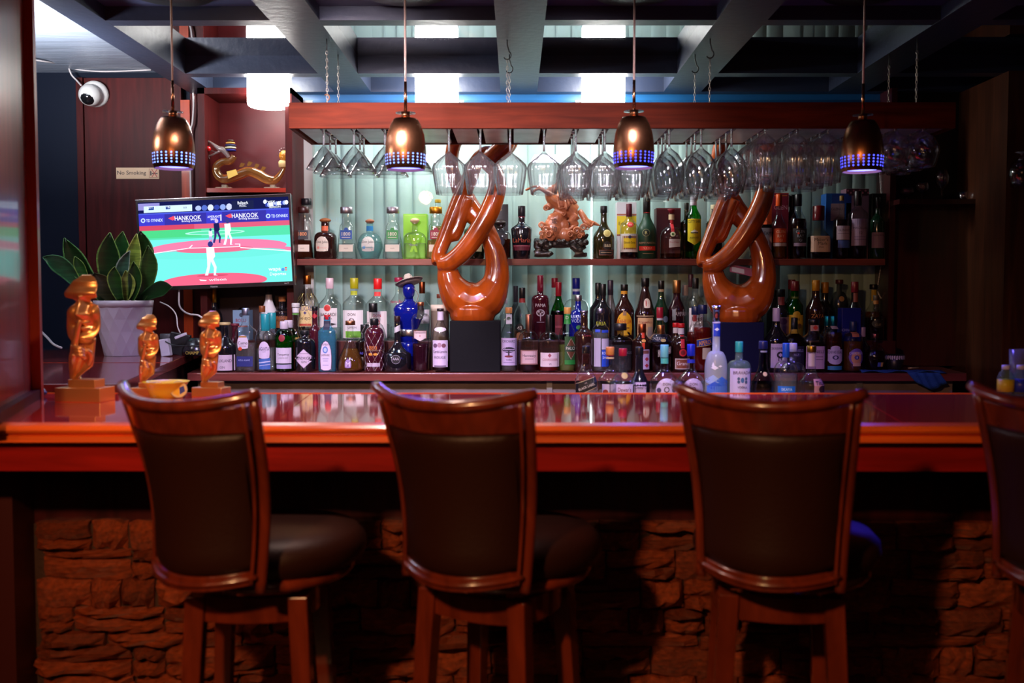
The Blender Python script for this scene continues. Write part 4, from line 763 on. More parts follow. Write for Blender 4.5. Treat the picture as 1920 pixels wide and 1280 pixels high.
bottle('scotch bottle with turquoise cap, shield label and turquoise foot band', 1562, 592, 34, 'F', 'cl', 'brown', .7, sh=.62, ne=.80, nr=.38, st='c', cap=(19, 1.05, '1a7a90', 1), lab=[('r', 1556, 610, 1568, 616, 'a89a98'), ('e', 1562, 652, 9, 5, 'c4bcd8'), ('r', 1549, 654, 1576, 676, 'c4bcd8'), ('e', 1562, 676, 12, 6, 'c4bcd8'), ('t', 'CHIVAS REGAL', 1562, 659, 5.5, '241c4a', 26), ('e', 1562, 669, 6, 4, '30285a'), ('e', 1562, 669, 3, 2.5, 'c4bcd8'), ('r', 1549, 685, 1576, 692, '2a8ab0')])
bottle('second turquoise capped scotch standing behind', 1551, 592, 30, 'M', 'cl', 'dark', .7, sh=.62, ne=.80, nr=.40, cap=(19, 1.05, '1a7a90', 1))
bottle('scotch bottle with dark blue cap and gold blue oval label', 1599, 602, 36, 'F', 'cl', 'amber', .6, sh=.62, ne=.78, nr=.36, st='c', cap=(18, 1.0, '1c2c5a', 0), lab=[('r', 1593, 622, 1606, 631, 'b06a48'), ('e', 1601, 668, 14, 16, '6a50a8'), ('e', 1601, 670, 10, 12, 'c89068'), ('t', 'CHIVAS REGAL', 1601, 661, 5, 'c8c0e8', 26), ('e', 1601, 669, 4.5, 4, '1c2a8a'), ('t', '18', 1601, 669, 4, 'd8d8f0', 6), ('r', 1594, 679, 1609, 685, 'c8a088')])
bottle('thin dark bottle with lilac capsule between the scotch and round cognac', 1617, 613, 22, 'M', 'bk', sh=.56, ne=.72, nr=.48, cap=(18, 1.05, 'a08ca8', 0))
bottle('round flat cognac decanter with small gold square label', 1641, 625, 40, 'F', 'cl', 'dark', .55, sh=.32, ne=.70, nr=.24, st='c', tb=.7, cap=(8, 1.3, '8a5058', 1), lab=[('r', 1640, 678, 1651, 686, '4a60b0'), ('r', 1646, 678, 1651, 686, 'd0a860')])
# --- well shelf right behind the bar
bottle('clear square whisky bottle with slanted black label', 1099, 648, 41, 'L', 'cl', 'clear', .1, sh=.58, ne=.80, nr=.36, e=5, cap=(14, 1.05, '141218', 0), lab=[('p', (1079, 717), (1118, 703), (1118, 724), (1079, 742), 'b8a488'), ('p', (1079, 718), (1118, 704), (1118, 723), (1079, 740), '121016'), ('t', 'BLACK LABEL', 1099, 723, 4.5, 'd8d0d0', 32, .38), ('t', 'old', 1097, 716, 3, '9a8a88', 20, .38)])
bottle('clear whisky bottle with tan cap over red ring', 1144, 650, 46, 'K', 'cl', 'brown', .05, sh=.58, ne=.76, nr=.32, cap=(15, 1.1, 'c07838', 0), lab=[('r', 1136, 663, 1152, 667, '8a1420'), ('r', 1136, 669, 1152, 672, 'd0b080'), ('r', 1128, 718, 1160, 742, 'b8a8b8'), ('e', 1134, 733, 5, 5, '8a3020')])
bottle('clear whisky bottle with red cap, gold seal and white name label', 1168, 653, 50, 'L', 'cl', 'clear', .15, sh=.58, ne=.76, nr=.27, cap=(14, 1.15, '9a1830', 0), lab=[('e', 1170, 703, 6, 5.5, 'b09a48'), ('r', 1154, 718, 1185, 745, 'cdbde0'), ('t', "Dewar's", 1169, 728, 8, '6a1c3c', 25), ('r', 1160, 735, 1180, 736, '8a6a90')])
bottle('black whisky bottle with matching white name label', 1199, 650, 40, 'K', 'bk', sh=.50, ne=.74, nr=.36, cap=(16, 1.05, '101014', 0), lab=[('r', 1188, 715, 1210, 745, 'c0a8b8'), ('t', "Dewar's", 1199, 724, 7, '30202c', 20)])
bottle('clear rum bottle with light aqua cap and arched white label', 1246, 646, 51, 'L', 'cl', 'clear', .3, sh=.60, ne=.74, nr=.29, cap=(24, 1.04, '6ab8c8', 0), lab=[('r', 1239, 671, 1254, 681, '4ab0a8'), ('a', 1247, 727, 19, 20, 'cdc0e4'), ('t', 'DON', 1247, 718, 5, '3a1c3a', 18), ('t', 'Q', 1247, 729, 13, '30142c', 17), ('e', 1233, 729, 4, 4.5, '4a4060'), ('e', 1261, 729, 4, 4.5, '4a4060')])
bottle('clear rum bottle with royal blue cap and white label', 1296, 645, 48, 'L', 'cl', 'clear', .3, sh=.60, ne=.74, nr=.30, cap=(22, 1.05, '1428b8', 0), lab=[('r', 1288, 673, 1303, 680, '1428b8'), ('a', 1297, 727, 19, 20, 'bfaee0'), ('t', 'DON', 1297, 718, 5, '3a1c3a', 18), ('t', 'Q', 1297, 729, 13, '30142c', 17)])
bottle('tall frosted vodka bottle with blue neck band and flying geese', 1343, 603, 42, 'L', 'fr', None, sh=.58, ne=.74, nr=.34, st='c', cap=(3, 1.05, 'b0a8c0', 0), lab=[('r', 1337, 606, 1350, 630, '1838b0'), ('d', 1343, 617, 5, 3, 'd0d4f0'), ('d', 1337, 688, 7, 4, 'e4e0f0'), ('d', 1334, 684, 2.5, 7, 'e4e0f0'), ('d', 1347, 685, 4, 2, 'e4e0f0'), ('d', 1334, 712, 16, 11, '9ab0e0'), ('d', 1350, 716, 18, 12, '3a6ad0'), ('d', 1337, 722, 14, 9, '2a58c8'), ('r', 1324, 722, 1362, 745, '4a74d0')])
bottle('pale teal vodka bottle with turquoise cap and octopus crest label', 1386, 640, 44, 'L', 'aq', 'aqua', .66, sh=.72, ne=.80, nr=.32, st='c', cap=(20, 1.04, '2a98a0', 0), lab=[('r', 1367, 689, 1408, 745, 'cabce4'), ('t', 'BRAVADA', 1388, 697, 6, '4a2c4a', 33), ('e', 1388, 711, 3.5, 5, '4a70a8'), ('e', 1381, 708, 2.5, 3, '4a5a80'), ('e', 1395, 708, 2.5, 3, '4a5a80'), ('e', 1381, 714, 2.5, 3, '4a5a80'), ('e', 1395, 714, 2.5, 3, '4a5a80'), ('t', 'VODKA', 1388, 724, 4, '4a3c60', 18)])
bottle('clear round shouldered bottle with navy cap and glass medallion', 1431, 639, 44, 'L', 'sm', 'brown', .28, sh=.50, ne=.76, nr=.34, st='s', cap=(15, 1.1, '141a50', 0), lab=[('r', 1425, 657, 1438, 660, '8a88a8'), ('e', 1432, 700, 4, 4, 'b89878')])
bottle('clear arched vodka bottle with blue cap and small blue label', 1474, 643, 44, 'L', 'cl', 'clear', .66, sh=.68, ne=.80, nr=.29, st='c', cap=(27, 1.02, '1448a8', 0), lab=[('r', 1456, 722, 1487, 745, '1c6ac8'), ('t', 'SKAYA', 1471, 728, 5, 'c8e0f8', 26), ('t', '80', 1471, 735, 4, 'c8e0f8', 10)])
bottle('clear bottle with pale cap directly behind the arched blue capped one', 1487, 643, 46, 'K', 'cl', 'clear', .4, sh=.66, ne=.78, nr=.3, st='c', cap=(16, 1.1, 'a8a0b8', 0))
bottle('clear vodka bottle with brass cap, pale sleeve neck and tan label', 1522, 648, 47, 'L', 'cl', 'clear', .3, sh=.56, ne=.72, nr=.34, cap=(12, 1.1, 'a08030', 1), lab=[('r', 1515, 662, 1529, 686, 'b8a0b0'), ('r', 1521, 709, 1549, 745, 'c48a94'), ('t', "Tito's", 1535, 716, 8, '2a1820', 22), ('e', 1538, 728, 8, 7, '3a1c28')])
# ================================================================ LAMPS
DRUM = emis('drum_light', (1, .975, .93), 36)
for i, (px, nm) in enumerate([(505, 'white glowing drum lamp above the glass dragon'), (819, 'white glowing drum lamp between the first two blue pendants'), (1131, 'white glowing drum lamp near the copper pendant in mid room')]):
    x = at(px, 170, 5.19).x
    t = thing('drum_lamp', nm, 'lamp', (x, 5.19, 2.355), group=None)
    MB().lathe([(0, .0), (.098, .0), (.108, .006), (.1115, .02), (.1115, .195), (0, .195)], 32).build('lamp_shade', DRUM, t)
    MB().lathe([(0, .196), (.10, .196), (.12, .205), (.12, .2195), (0, .2195)], 24).build('ceiling_plate', M_COFF, t)
COP = pbr('brushed_copper', (.36, .15, .07), .27, metal=1, aniso=.7, bump=.05, bscale=120, stretch=(1, 1, .02))
CORD = pbr('braided_cord', (.60, .42, .34), .35, metal=.4, bump=.6, bscale=400)
HOLE = emis('hole_blue', (.05, .06, 1), 4); INNER = emis('inner_blue', (.16, .17, 1), 5)
HOLEW = emis('hole_pale', (.16, .27, 1), 4); 
def pendant(px, py, label, hole):
    Y = 3.80; P = at(px, py, Y); k = 1.0
    t = thing('pendant_lamp', label, 'lamp', tuple(P))
    pr = [(.0715, 0), (.0745, .012), (.0765, .035), (.0775, .062), (.0755, .095), (.070, .130), (.060, .162), (.049, .183), (.043, .190), (.022, .192), (.021, .193)]
    inn = [(r-.0015, z) for r, z in pr]
    mb = MB(); mb.lathe(pr+[(0, .193)], 40); a = MB().lathe(list(reversed(inn)), 40); a.f = [f for f in a.f if len(f) == 4]; mb.add(a.v, a.f, None, True)
    # open the lower end: drop the big bottom cap
    mb.f = [f for f in mb.f]; keep = [(f, c, s_) for f, c, s_ in zip(mb.f, mb.c, mb.sm) if not (len(f) == 40 and mb.v[f[0]][2] < .01)]
    mb.f = [k_[0] for k_ in keep]; mb.c = [k_[1] for k_ in keep]; mb.sm = [k_[2] for k_ in keep]
    mb.build('shade', COP, t)
    hb = MB()
    for rw in range(4):
        z = .018+rw*.0115; R = interp(pr, z)+.0006
        for i in range(26):
            a = 2*math.pi*i/26+.1; c = Vector((R*math.cos(a), R*math.sin(a), z)); tx = Vector((-math.sin(a), math.cos(a), 0)); nn = Vector((math.cos(a), math.sin(a), 0))*.0003
            hb.add([c+nn+tx*(.0036*math.cos(q*math.pi/4))+Vector((0, 0, .0036*math.sin(q*math.pi/4))) for q in range(8)], [tuple(range(8))])
    o = hb.build('light_holes', hole, t); o['kind'] = 'stuff'
    MB().lathe([(0, .010), (.068, .010), (.068, .014), (0, .014)], 32).build('diffuser', INNER, t)
    MB().lathe([(0, .193), (.0165, .193), (.0165, .214), (.010, .216), (0, .216)], 20).build('collar', COP, t)
    MB().lathe([(.017, .211), (.038, .2115), (.038, .2135), (.017, .214)], 24).build('clear_disc', thin_glass('disc_glass', (.8, .85, .9), .5, 1.4), t)
    MB().lathe([(0, .216), (.0065, .216), (.0052, .33), (0, .33)], 10).build('stem', COP, t)
    top = 2.525-P.z
    MB().lathe([(0, .33), (.0042, .33), (.0042, top), (0, top)], 8).build('cord', CORD, t)
    MB().lathe([(0, top-.02), (.05, top-.02), (.155, top-.008), (.158, top), (0, top)], 40).build('ceiling_canopy', M_BLACK, t)
    l = bpy.data.lights.new('pendant_light', 'SPOT'); lo = bpy.data.objects.new('pendant_light', l); C.objects.link(lo); lo.parent = t
    l.energy = 22; l.color = (.14, .10, 1); l.spot_size = math.radians(150); l.spot_blend = .6; l.shadow_soft_size = .04; lo.location = (0, 0, -.004)
pendant(326, 316, 'copper pendant lamp with blue glow nearest the television', HOLEW)
pendant(761, 318, 'copper pendant lamp before the martini glasses, its perforations glowing pale blue', HOLEW)
pendant(1188, 315, 'copper pendant lamp with deep blue perforations beside the carved horse', HOLE)
pendant(1616, 322, 'copper pendant lamp at the dark end of the bar', HOLE)
# ================================================================ GLASS RACK
RYF, RYB = 4.25, 4.70
ra = at(541, 192, RYF); rb = at(1792, 240, RYF); rx0, rx1, rz1, rz0 = ra.x, rb.x, ra.z, rb.z
rk = thing('glass_rack', 'long wooden hanging rack holding upside down stemware over the bar', 'rack', (0, 4.4, rz0))
RW = wood('rack_wood', (.16, .022, .006), .45, .65, coat=0, spec=.15)
h = rz1-rz0
MB().box(rx0, RYF-4.4, 0, rx1, RYF-4.4+.02, h).build('front_board', RW, rk, bevel=.002)
MB().box(rx0, RYF-4.4+.02, 0, rx0+.02, RYB-4.4, h).build('side_board', RW, rk)
MB().box(rx1-.02, RYF-4.4+.02, 0, rx1, RYB-4.4, h).build('side_board', RW, rk)
MB().box(rx0, RYB-4.4, 0, rx1, RYB-4.4+.02, h).build('back_board', RW, rk)
FILES = [  # stem x in photo, kind, number deep, words
 (608, 'm', 3), (665, 'm', 3), (722, 'm', 3), (775, 'm', 2),
 (843, 'f', 1), (900, 'f', 1), (957, 'f', 1), (1019, 'f', 1), (1079, 'f', 3), (1134, 'f', 3), (1190, 'f', 3), (1255, 'r', 4), (1313, 'r', 4), (1372, 'r', 4),
 (1434, 't', 4), (1494, 't', 4), (1552, 't', 4), (1612, 'b', 3), (1678, 'b', 3), (1729, 'b', 3)]
fx = [at(p[0], 245, 4.33).x for p in FILES]
RAIL = pbr('rack_rail', (.62, .62, .62), .35, metal=.5, var=.2, vscale=8)
edges_ = [rx0+.02]+fx+[rx1-.02]
for a, b in zip(edges_[:-1], edges_[1:]):
    if b-a > .05: MB().box(a+.014, RYF-4.4+.02, .004, b-.014, RYB-4.4, .016).build('rail', RAIL, rk)
MB().box(rx0+.02, RYF-4.4+.02, .05, rx1-.02, RYB-4.4, .056).build('top_panel', M_DARKW, rk)
WG = thin_glass('stemware', (.97, .972, .976), .66, 2.4, .07)
SG = pbr('stem_glass', (.9, .9, .93), .03, spec=.6, trans=.85)
WF = thin_glass('fluted_glass', (.97, .972, .976), .62, 2.4, .09, milk=.02)
def glass_proto(kind):
    t = thing('wine_glass', 'x', 'glass'); f_ = [(0, 0), (.036, -.001), (.037, -.003), (.010, -.008), (.0048, -.016)]
    if kind == 'f': body = [(.0048, -.105), (.012, -.114), (.040, -.136), (.066, -.160), (.0715, -.176), (.069, -.200), (.062, -.245), (.0545, -.290)]
    elif kind == 'r': body = [(.0048, -.085), (.012, -.095), (.040, -.118), (.060, -.150), (.067, -.190), (.065, -.225), (.058, -.262), (.052, -.285)]
    elif kind == 't': body = [(.0055, -.030), (.020, -.040), (.052, -.070), (.062, -.105), (.063, -.150), (.058, -.200), (.054, -.240)]
    elif kind == 'b': body = [(.0055, -.018), (.018, -.026), (.050, -.050), (.067, -.085), (.070, -.105), (.062, -.140), (.052, -.172)]
    else: body = [(.0048, -.078), (.008, -.085), (.030, -.110), (.052, -.140), (.071, -.172), (.076, -.182)]
    MB().lathe(f_+[(.0045, (f_[-1][1]+body[0][1])/2), body[0]], 12).build('foot_and_stem', SG, t)
    fl = (.03, 20) if kind in 'ft' else (0, 0)
    a = MB(); n = 80 if fl[0] else 28
    inner = [(max(r-.0022, .001), z) for r, z in body[1:]]
    a.lathe(body, n, flute=fl[0], nf=fl[1]); a.f = [f for f in a.f if len(f) == 4]; 
    b = MB().lathe(list(reversed(inner)), n, flute=fl[0], nf=fl[1]); b.f = [f for f in b.f if len(f) == 4]
    rim0 = (len(body)-1)*n; off = len(a.v); fs = a.f+[tuple(i+off for i in f) for f in b.f]+[(rim0+i, rim0+(i+1) % n, off+(i+1) % n, off+i) for i in range(n)]
    m = MB(); m.add(a.v+b.v, fs, None, True); m.build('bowl', WF if kind in 'ft' else WG, t)
    return t
GP = {k: glass_proto(k) for k in 'mfrtb'}; gused = set()
ORD = ['front', 'second', 'third', 'fourth', 'fifth', 'sixth']
KN = {'m': 'martini', 'f': 'fluted wine', 'r': 'round wine', 't': 'ribbed goblet', 'b': 'brandy'}
NEAR = {608: 'nearest the rack end by the television', 665: 'second from the rack end', 722: 'just before the second pendant', 775: 'behind the second pendant', 843: 'over the gold capped bottle', 900: 'over the middle of the first sculpture', 957: 'over the sculpture shoulder', 1019: 'above the horse snout', 1079: 'above the horse rump', 1134: 'over the liqueur pear bottle', 1190: 'below the third pendant', 1255: 'just beyond the third pendant', 1313: 'over the green Scotch bottle', 1372: 'over the second sculpture', 1434: 'over the orange gift box', 1494: 'over the blue reflection', 1552: 'just before the last pendant', 1612: 'behind the last pendant', 1678: 'just beyond the last pendant', 1729: 'at the dark rack end'}
gr_ = random.Random(3)
for (px, k, n), X in zip(FILES, fx):
    for j in range(n):
        loc = (X+gr_.uniform(-.003, .003), 4.325+j*{'m': .138, 'f': .134, 'r': .118, 't': .118, 'b': .134}[k], rz0+.0185)
        lb = '%s %s glass of the file %s' % (ORD[j], KN[k], NEAR[px].replace('1800 ', ''))
        gr2 = 'hanging %s glasses' % KN[k]
        if k not in gused:
            gused.add(k); o = GP[k]; o.location = loc; o['label'] = lb; o['group'] = gr2
            KIDS[o.name] = list(o.children)
        else: copy_tree(GP[k], loc, gr_.uniform(0, 6), lb, gr2)
# hooks and chains
CH = pbr('chain_steel', (.45, .38, .32), .35, metal=1); HK = pbr('hook_black', (.01, .01, .01), .5)
def link_mesh(mb, c, r, ln, rot):
    pts = []
    for i in range(13):
        a = 2*math.pi*i/12; x = r*math.cos(a); z = ln/2*math.sin(a)
        z = z*1.0; pts.append(Vector((x*math.cos(rot), x*math.sin(rot), z))+c)
    mb.tube([tuple(p) for p in pts], .0011, 5, cap=False)
for (px, pyt, pyb, Y, nm, iron) in [(613, 80, 170, 4.28, 'rusty hook and chain at the rack end near the television', 0), (634, 112, 192, 4.56, 'rear chain at the rack end near the television', 0), (951, 80, 192, 4.30, 'front hook and chain over the middle of the rack', 1), (955, 124, 192, 4.56, 'rear hook and chain over the middle of the rack', 1), (1303, 115, 192, 4.56, 'rear chain past the third pendant', 1), (1331, 84, 192, 4.28, 'front chain past the third pendant', 1), (1667, 140, 192, 4.56, 'rear chain near the last pendant', 0), (1719, 110, 192, 4.28, 'front chain near the last pendant', 0)]:
    X = at(px, 130, Y).x; zt = ZB; zb = rz1-.002
    t = thing('rack_chain', nm, 'chain', (X, Y, zb))
    H = zt-zb; hk = MB(); r_ = .018
    hp = [(0, 0, H), (0, 0, H-.02)]+[(r_*.9*math.sin(a), 0, H-.045-.02+r_*math.cos(a)) for a in [i*math.pi/6 for i in range(1, 9)]] if iron else [(0, 0, H), (0, 0, H-.05)]
    hk.tube(hp, .0026, 6); hk.build('hook', HK, t)
    z = H-(.080 if iron else .052); c_ = MB(); q = 0
    while z > .006:
        link_mesh(c_, Vector((0, 0, z-.007)), .0042, .020, (q % 2)*math.pi/2); z -= .0155; q += 1
    c_.build('chain_links', CH, t)['kind'] = 'stuff'
    if px == 613:
        MB().tube([(.012*math.sin(a)-.002, 0, .028+.014*math.cos(a)) for a in [i*math.pi/7-.9 for i in range(0, 10)]]+[(0, 0, 0)], .0022, 6).build('lower_hook', pbr('rust', (.35, .14, .06), .5, metal=.7), t)
# ================================================================ SCULPTURES
CARV = wood('carved_wood', (.36, .058, .005), .4, .2, (5, 5, 2), coat=.4)
def sculpture_mesh():
    Yc = 5.10; cx = 886; s = mpp(Yc); base = at(cx, 600, Yc)
    def q(px, py, dy): return ((px-cx)*s, dy, (at(cx, py, Yc).z-base.z))
    mb = MB()
    # ring with a solid base
    ring = [(912, 440, 0, 13), (926, 468, 0, 19), (932, 500, 0, 22), (929, 530, 0, 26), (912, 558, 0, 38), (886, 568, 0, 38), (862, 556, 0, 37), (845, 530, 0, 25), (838, 500, 0, 18), (832, 480, .0, 14)]
    mb.tube([q(a, b, c) for a, b, c, r in ring], [r*s for *_, r in ring], 16, res=5, flat=1.0)
    mb.tube([q(886, 602, 0), q(886, 592, 0), q(886, 578, 0), q(886, 562, 0), q(886, 552, 0)], [39*s, 43*s, 42*s, 30*s, 12*s], 20, res=4, flat=1)
    # strands
    A = [(824, 493, -.02, 12), (822, 478, -.005, 11), (832, 452, .01, 12), (846, 415, .02, 13), (862, 375, .03, 14), (880, 335, .02, 13), (893, 305, 0, 12), (912, 287, -.01, 11), (935, 290, .02, 11), (955, 270, .03, 12), (962, 245, .02, 13)]
    mb.tube([q(a, b, c) for a, b, c, r in A], [r*1.2*s for *_, r in A], 12, res=5)
    B = [(826, 495, -.015, 13), (845, 492, -.04, 15), (872, 470, -.055, 16), (900, 432, -.06, 17), (922, 390, -.055, 17), (933, 350, -.045, 15), (928, 322, -.03, 13), (915, 305, -.03, 13), (928, 292, -.04, 15), (948, 272, -.04, 16), (950, 250, -.03, 14)]
    mb.tube([q(a, b, c) for a, b, c, r in B], [r*1.12*s for *_, r in B], 14, res=5)
    D = [(925, 460, .01, 16), (905, 420, .03, 17), (885, 395, .05, 19), (872, 372, .055, 18), (858, 345, .05, 13), (848, 315, .045, 11), (848, 285, .03, 12), (857, 258, .01, 13), (875, 240, 0, 12), (900, 228, 0, 11), (928, 225, 0, 11), (950, 240, 0, 12), (958, 252, 0, 13)]
    mb.tube([q(a, b, c) for a, b, c, r in D], [r*1.12*s for *_, r in D], 12, res=5)
    mb.tube([q(838, 430, .03), q(850, 440, .02), q(866, 405, .02), q(880, 370, .0)], [9*s, 15*s, 13*s, 9*s], 12, res=5)
    return mb, base
mb, base = sculpture_mesh()
scu = mb.build('wooden_sculpture', CARV, None, origin=(0, 0, 0)); fuse(scu, .0042, 8)
scu.location = base
tag(scu, 'polished twisted wooden knot sculpture on the black plinth', 'sculpture', 'twisted wooden sculptures on the back bar')
s2 = scu.copy(); C.objects.link(s2); b2 = at(1383, 603, 5.10); s2.location = b2; s2.rotation_euler = (0, 0, math.radians(-9)); s2['label'] = 'dimmer polished twisted wooden sculpture on the navy plinth with a picture card in its ring'
for (x0, x1, top, col, nm) in [(843, 938, 598, (.004, .004, .006), 'glossy black cube plinth under the first wooden sculpture'), (1352, 1432, 602, (.005, .006, .035), 'navy cube plinth under the second wooden sculpture')]:
    a = at(x0, top, 4.985); b = at(x1, 697, 4.985)
    tag(MB().box(a.x, 4.985, 1.0, b.x, 5.205, b2.z if top == 602 else base.z).build('plinth', pbr('plinth_%d' % top, col, .7, spec=.15, bump=.2, bscale=12), bevel=.004), nm, 'plinth')
pc = at(1388, 511, 5.06)
cd = thing('picture_card', 'small pink and white card lying in the ring of the second sculpture', 'card', (pc.x, 5.06, pc.z), 0)
m = MB(); m.box(-.055, -.012, 0, .06, .05, .003); m.build('card', pbr('pink_card', (.35, .10, .17), .5), cd); cd.rotation_euler = (math.radians(40), math.radians(12), 0)
MB().box(-.045, -.008, .0032, .02, .03, .0036).build('card_print', pbr('card_white', (.6, .55, .6), .5), cd)
# steel pourer jiggers
ST = pbr('steel', (.62, .62, .66), .22, metal=1)
for (px, Y, zt, nm) in [(1422, 5.08, b2.z, 'steel jigger standing on the corner of the navy plinth'), (1347, 3.80, None, 'steel jigger upturned on the frosted vodka bottle')]:
    if zt is None: zt = at(1343, 603, 3.8).z; X = at(1343, 600, 3.8).x; hh = .062; r_ = .018
    else: X = at(px, 590, Y).x; hh = .078; r_ = .020
    t = MB().lathe([(0, 0), (r_*.8, 0), (r_*.62, hh*.35), (r_*.7, hh*.4), (r_*.72, hh*.7), (r_*.8, hh*.72), (r_, hh), (r_*.9, hh), (r_*.7, hh*.6), (0, hh*.5)], 20)
    o = t.build('jigger', ST, None, origin=(0, 0, 0)); o.location = (X, Y, zt); tag(o, nm, 'jigger')
# ================================================================ CARVED HORSE
Yh = 5.33; sh_ = mpp(Yh); hb_ = at(1050, 484, Yh)
def hq(zx, zy, dy=0): px = 960+zx/8; py = 330+zy/8; return ((px-1050)*sh_, dy, at(1050, py, Yh).z-SHZ)
hs = thing('carved_horse', 'red-brown carved wooden rearing horse on a black root stand', 'sculpture', (hb_.x, Yh, SHZ))
def blob(mb, zx, zy, dy, r, sx=1, sz=1, sy=1): c = hq(zx, zy, dy); mb.ball(c, r/8*sh_, 12, 8, sc=(sx, sy, sz))
HW = pbr('carved_redwood', (.46, .15, .06), .32, coat=.3, bump=.3, bscale=45, var=.25, vscale=14)
m = MB()
def sweep(mb, pts, n=10, res=4): mb.tube([hq(a, b, c) for a, b, c, r in pts], [r/8*sh_ for *_, r in pts], n, res=res)
sweep(m, [(985, 570, 0, 60), (940, 560, 0, 115), (860, 480, 0, 130), (740, 410, 0, 130), (640, 350, 0, 120), (590, 280, 0, 100), (620, 210, 0, 85), (670, 150, 0, 50), (690, 80, 0, 18)], 16)
sweep(m, [(640, 190, 0, 70), (560, 230, 0, 52), (500, 270, 0, 34)])
sweep(m, [(600, 420, 0, 60), (545, 460, 0, 55), (500, 490, 0, 30)])
sweep(m, [(820, 560, 0, 70), (740, 560, 0, 80), (640, 500, 0, 60)])      # body, neck, head
sweep(m, [(600, 300, -.02, 55), (480, 230, -.03, 30), (400, 200, -.03, 22), (320, 240, -.03, 18), (310, 300, -.03, 14)])    # raised foreleg
sweep(m, [(600, 330, .02, 50), (460, 190, .02, 24), (340, 150, .02, 18), (240, 190, .02, 20), (200, 205, .02, 14)])
sweep(m, [(960, 590, -.02, 80), (900, 680, -.02, 55), (970, 720, -.02, 34), (900, 770, -.02, 26), (830, 830, -.02, 24)])        # hind leg
sweep(m, [(900, 600, .03, 70), (820, 720, .03, 45), (860, 800, .03, 26)])
fuse(m.build('horse_body', HW, hs), .0028, 2)
m = MB(); sweep(m, [(1010, 520, 0, 40), (1060, 600, -.01, 48), (1110, 680, -.01, 55), (1180, 700, -.01, 40), (1250, 720, -.01, 26), (1310, 745, -.01, 8)]); sweep(m, [(1060, 640, -.02, 30), (1120, 720, -.02, 45), (1180, 750, -.02, 20), (1220, 690, -.02, 18)])
m.build('tail', HW, hs)
m = MB(); rr_ = random.Random(4)
for (x, y, r) in [(640, 780, 140), (620, 650, 95), (720, 830, 120), (560, 880, 110), (800, 880, 110), (900, 900, 90), (700, 910, 130), (980, 900, 80), (480, 920, 70), (1040, 870, 60), (760, 600, 80), (700, 540, 75), (600, 720, 110), (680, 640, 100), (760, 740, 100), (860, 800, 90), (1000, 820, 60), (940, 760, 60), (500, 850, 60), (470, 780, 45)]:
    blob(m, x, y, rr_.uniform(-.02, .02), r, 1, 1, .55)
fuse(m.build('rock_base', HW, hs), .0035, 1)
m = MB()
def scroll(zx, zy, r):
    c = Vector(hq(zx, zy, -.045)); R = r/8*sh_
    pts = [(c.x+R*(1-i/22)*math.cos(i*.62), c.y, c.z+R*(1-i/22)*math.sin(i*.62)) for i in range(20)]
    m.tube(pts, [R*.30*(1-i/30) for i in range(20)], 6)
for a in [(510, 490, 48), (440, 745, 50), (500, 810, 50), (550, 880, 55), (870, 880, 52), (960, 830, 60), (1060, 780, 55), (1010, 910, 40), (440, 870, 40), (900, 225, 35), (820, 225, 30), (1120, 790, 34), (770, 580, 30)]: scroll(*a)
o = m.build('cloud_scrolls', HW, hs); o['kind'] = 'stuff'
m = MB(); v = []          # saddle blanket with fringe, draped cloth
for j in range(7):
    for i in range(7):
        a, b = i/6, j/6; p = hq(665+110*a+40*b, 300-30*a+190*b-20*a*b, -.052+.014*abs(a-.5)+.01*abs(b-.5)); v.append(p)
m.add(v, [(j*7+i, j*7+i+1, (j+1)*7+i+1, (j+1)*7+i) for j in range(6) for i in range(6)], None, True)
for k in range(12):
    a = k/11; p = hq(668+42*a-8, 305+185*a, -.05); m.ball(p, .0042, 6, 4)
for k in range(5):
    p = hq(710+100*k/4, 497-15*k/4, -.05); m.ball(p, .0042, 6, 4)
o = m.build('saddle_blanket', pbr('carved_light', (.55, .20, .10), .4, bump=.25, bscale=220), hs); o.modifiers.new('t', 'SOLIDIFY').thickness = .004
m = MB(); v = []; n = 24
for j in range(6):
    for i in range(n+1):
        a, b = i/n, j/5
        x = 760+60*a*(1-b)+(840-760+190*a-60)*b*1.0; y = 270-10*a+(250+20*math.sin(a*9)-110*a)*b
        v.append(hq(x, y, -.058+.006*math.sin(a*28)*b))
m.add(v, [(j*(n+1)+i, j*(n+1)+i+1, (j+1)*(n+1)+i+1, (j+1)*(n+1)+i) for j in range(5) for i in range(n)], None, True)
o = m.build('draped_cloth', MATS['carved_light'], hs); o.modifiers.new('t', 'SOLIDIFY').thickness = .003
m = MB()
v2, f = text2d('\u6210', 0, 0, 1.0)
for ch_, (zx, zy) in (('\u6210', (625, 690)), ('\u529f', (625, 800))):
    try: v2, f = text2d(ch_, 0, 0, 85/8*sh_)
    except Exception: continue
    c = hq(zx, zy, -.062); m.add([(c[0]+a, c[1], c[2]+b) for a, b in v2], f)
if m.v: m.build('carved_characters', M_BLACK, hs)
ROOT = pbr('black_root', (.018, .014, .012), .22, coat=.5, bump=.5, bscale=60)
m = MB()
sweep(m, [(330, 960, 0, 35), (480, 1000, 0, 55), (640, 1020, 0, 60), (800, 1020, 0, 60), (960, 1000, 0, 60), (1060, 960, 0, 45), (1100, 910, 0, 35), (1140, 870, 0, 18)])
sweep(m, [(380, 1000, -.02, 45), (360, 1060, -.02, 40), (420, 1110, -.02, 40), (340, 1170, -.02, 45), (560, 1170, -.02, 50), (600, 1190, -.02, 30)])
sweep(m, [(900, 1040, -.02, 50), (960, 1100, -.02, 55), (1060, 1140, -.02, 50), (930, 1180, -.02, 40), (1120, 1180, -.02, 35)])
sweep(m, [(400, 1020, .04, 45), (420, 1190, .04, 35)]); sweep(m, [(1020, 1020, .04, 45), (1040, 1190, .04, 35)])
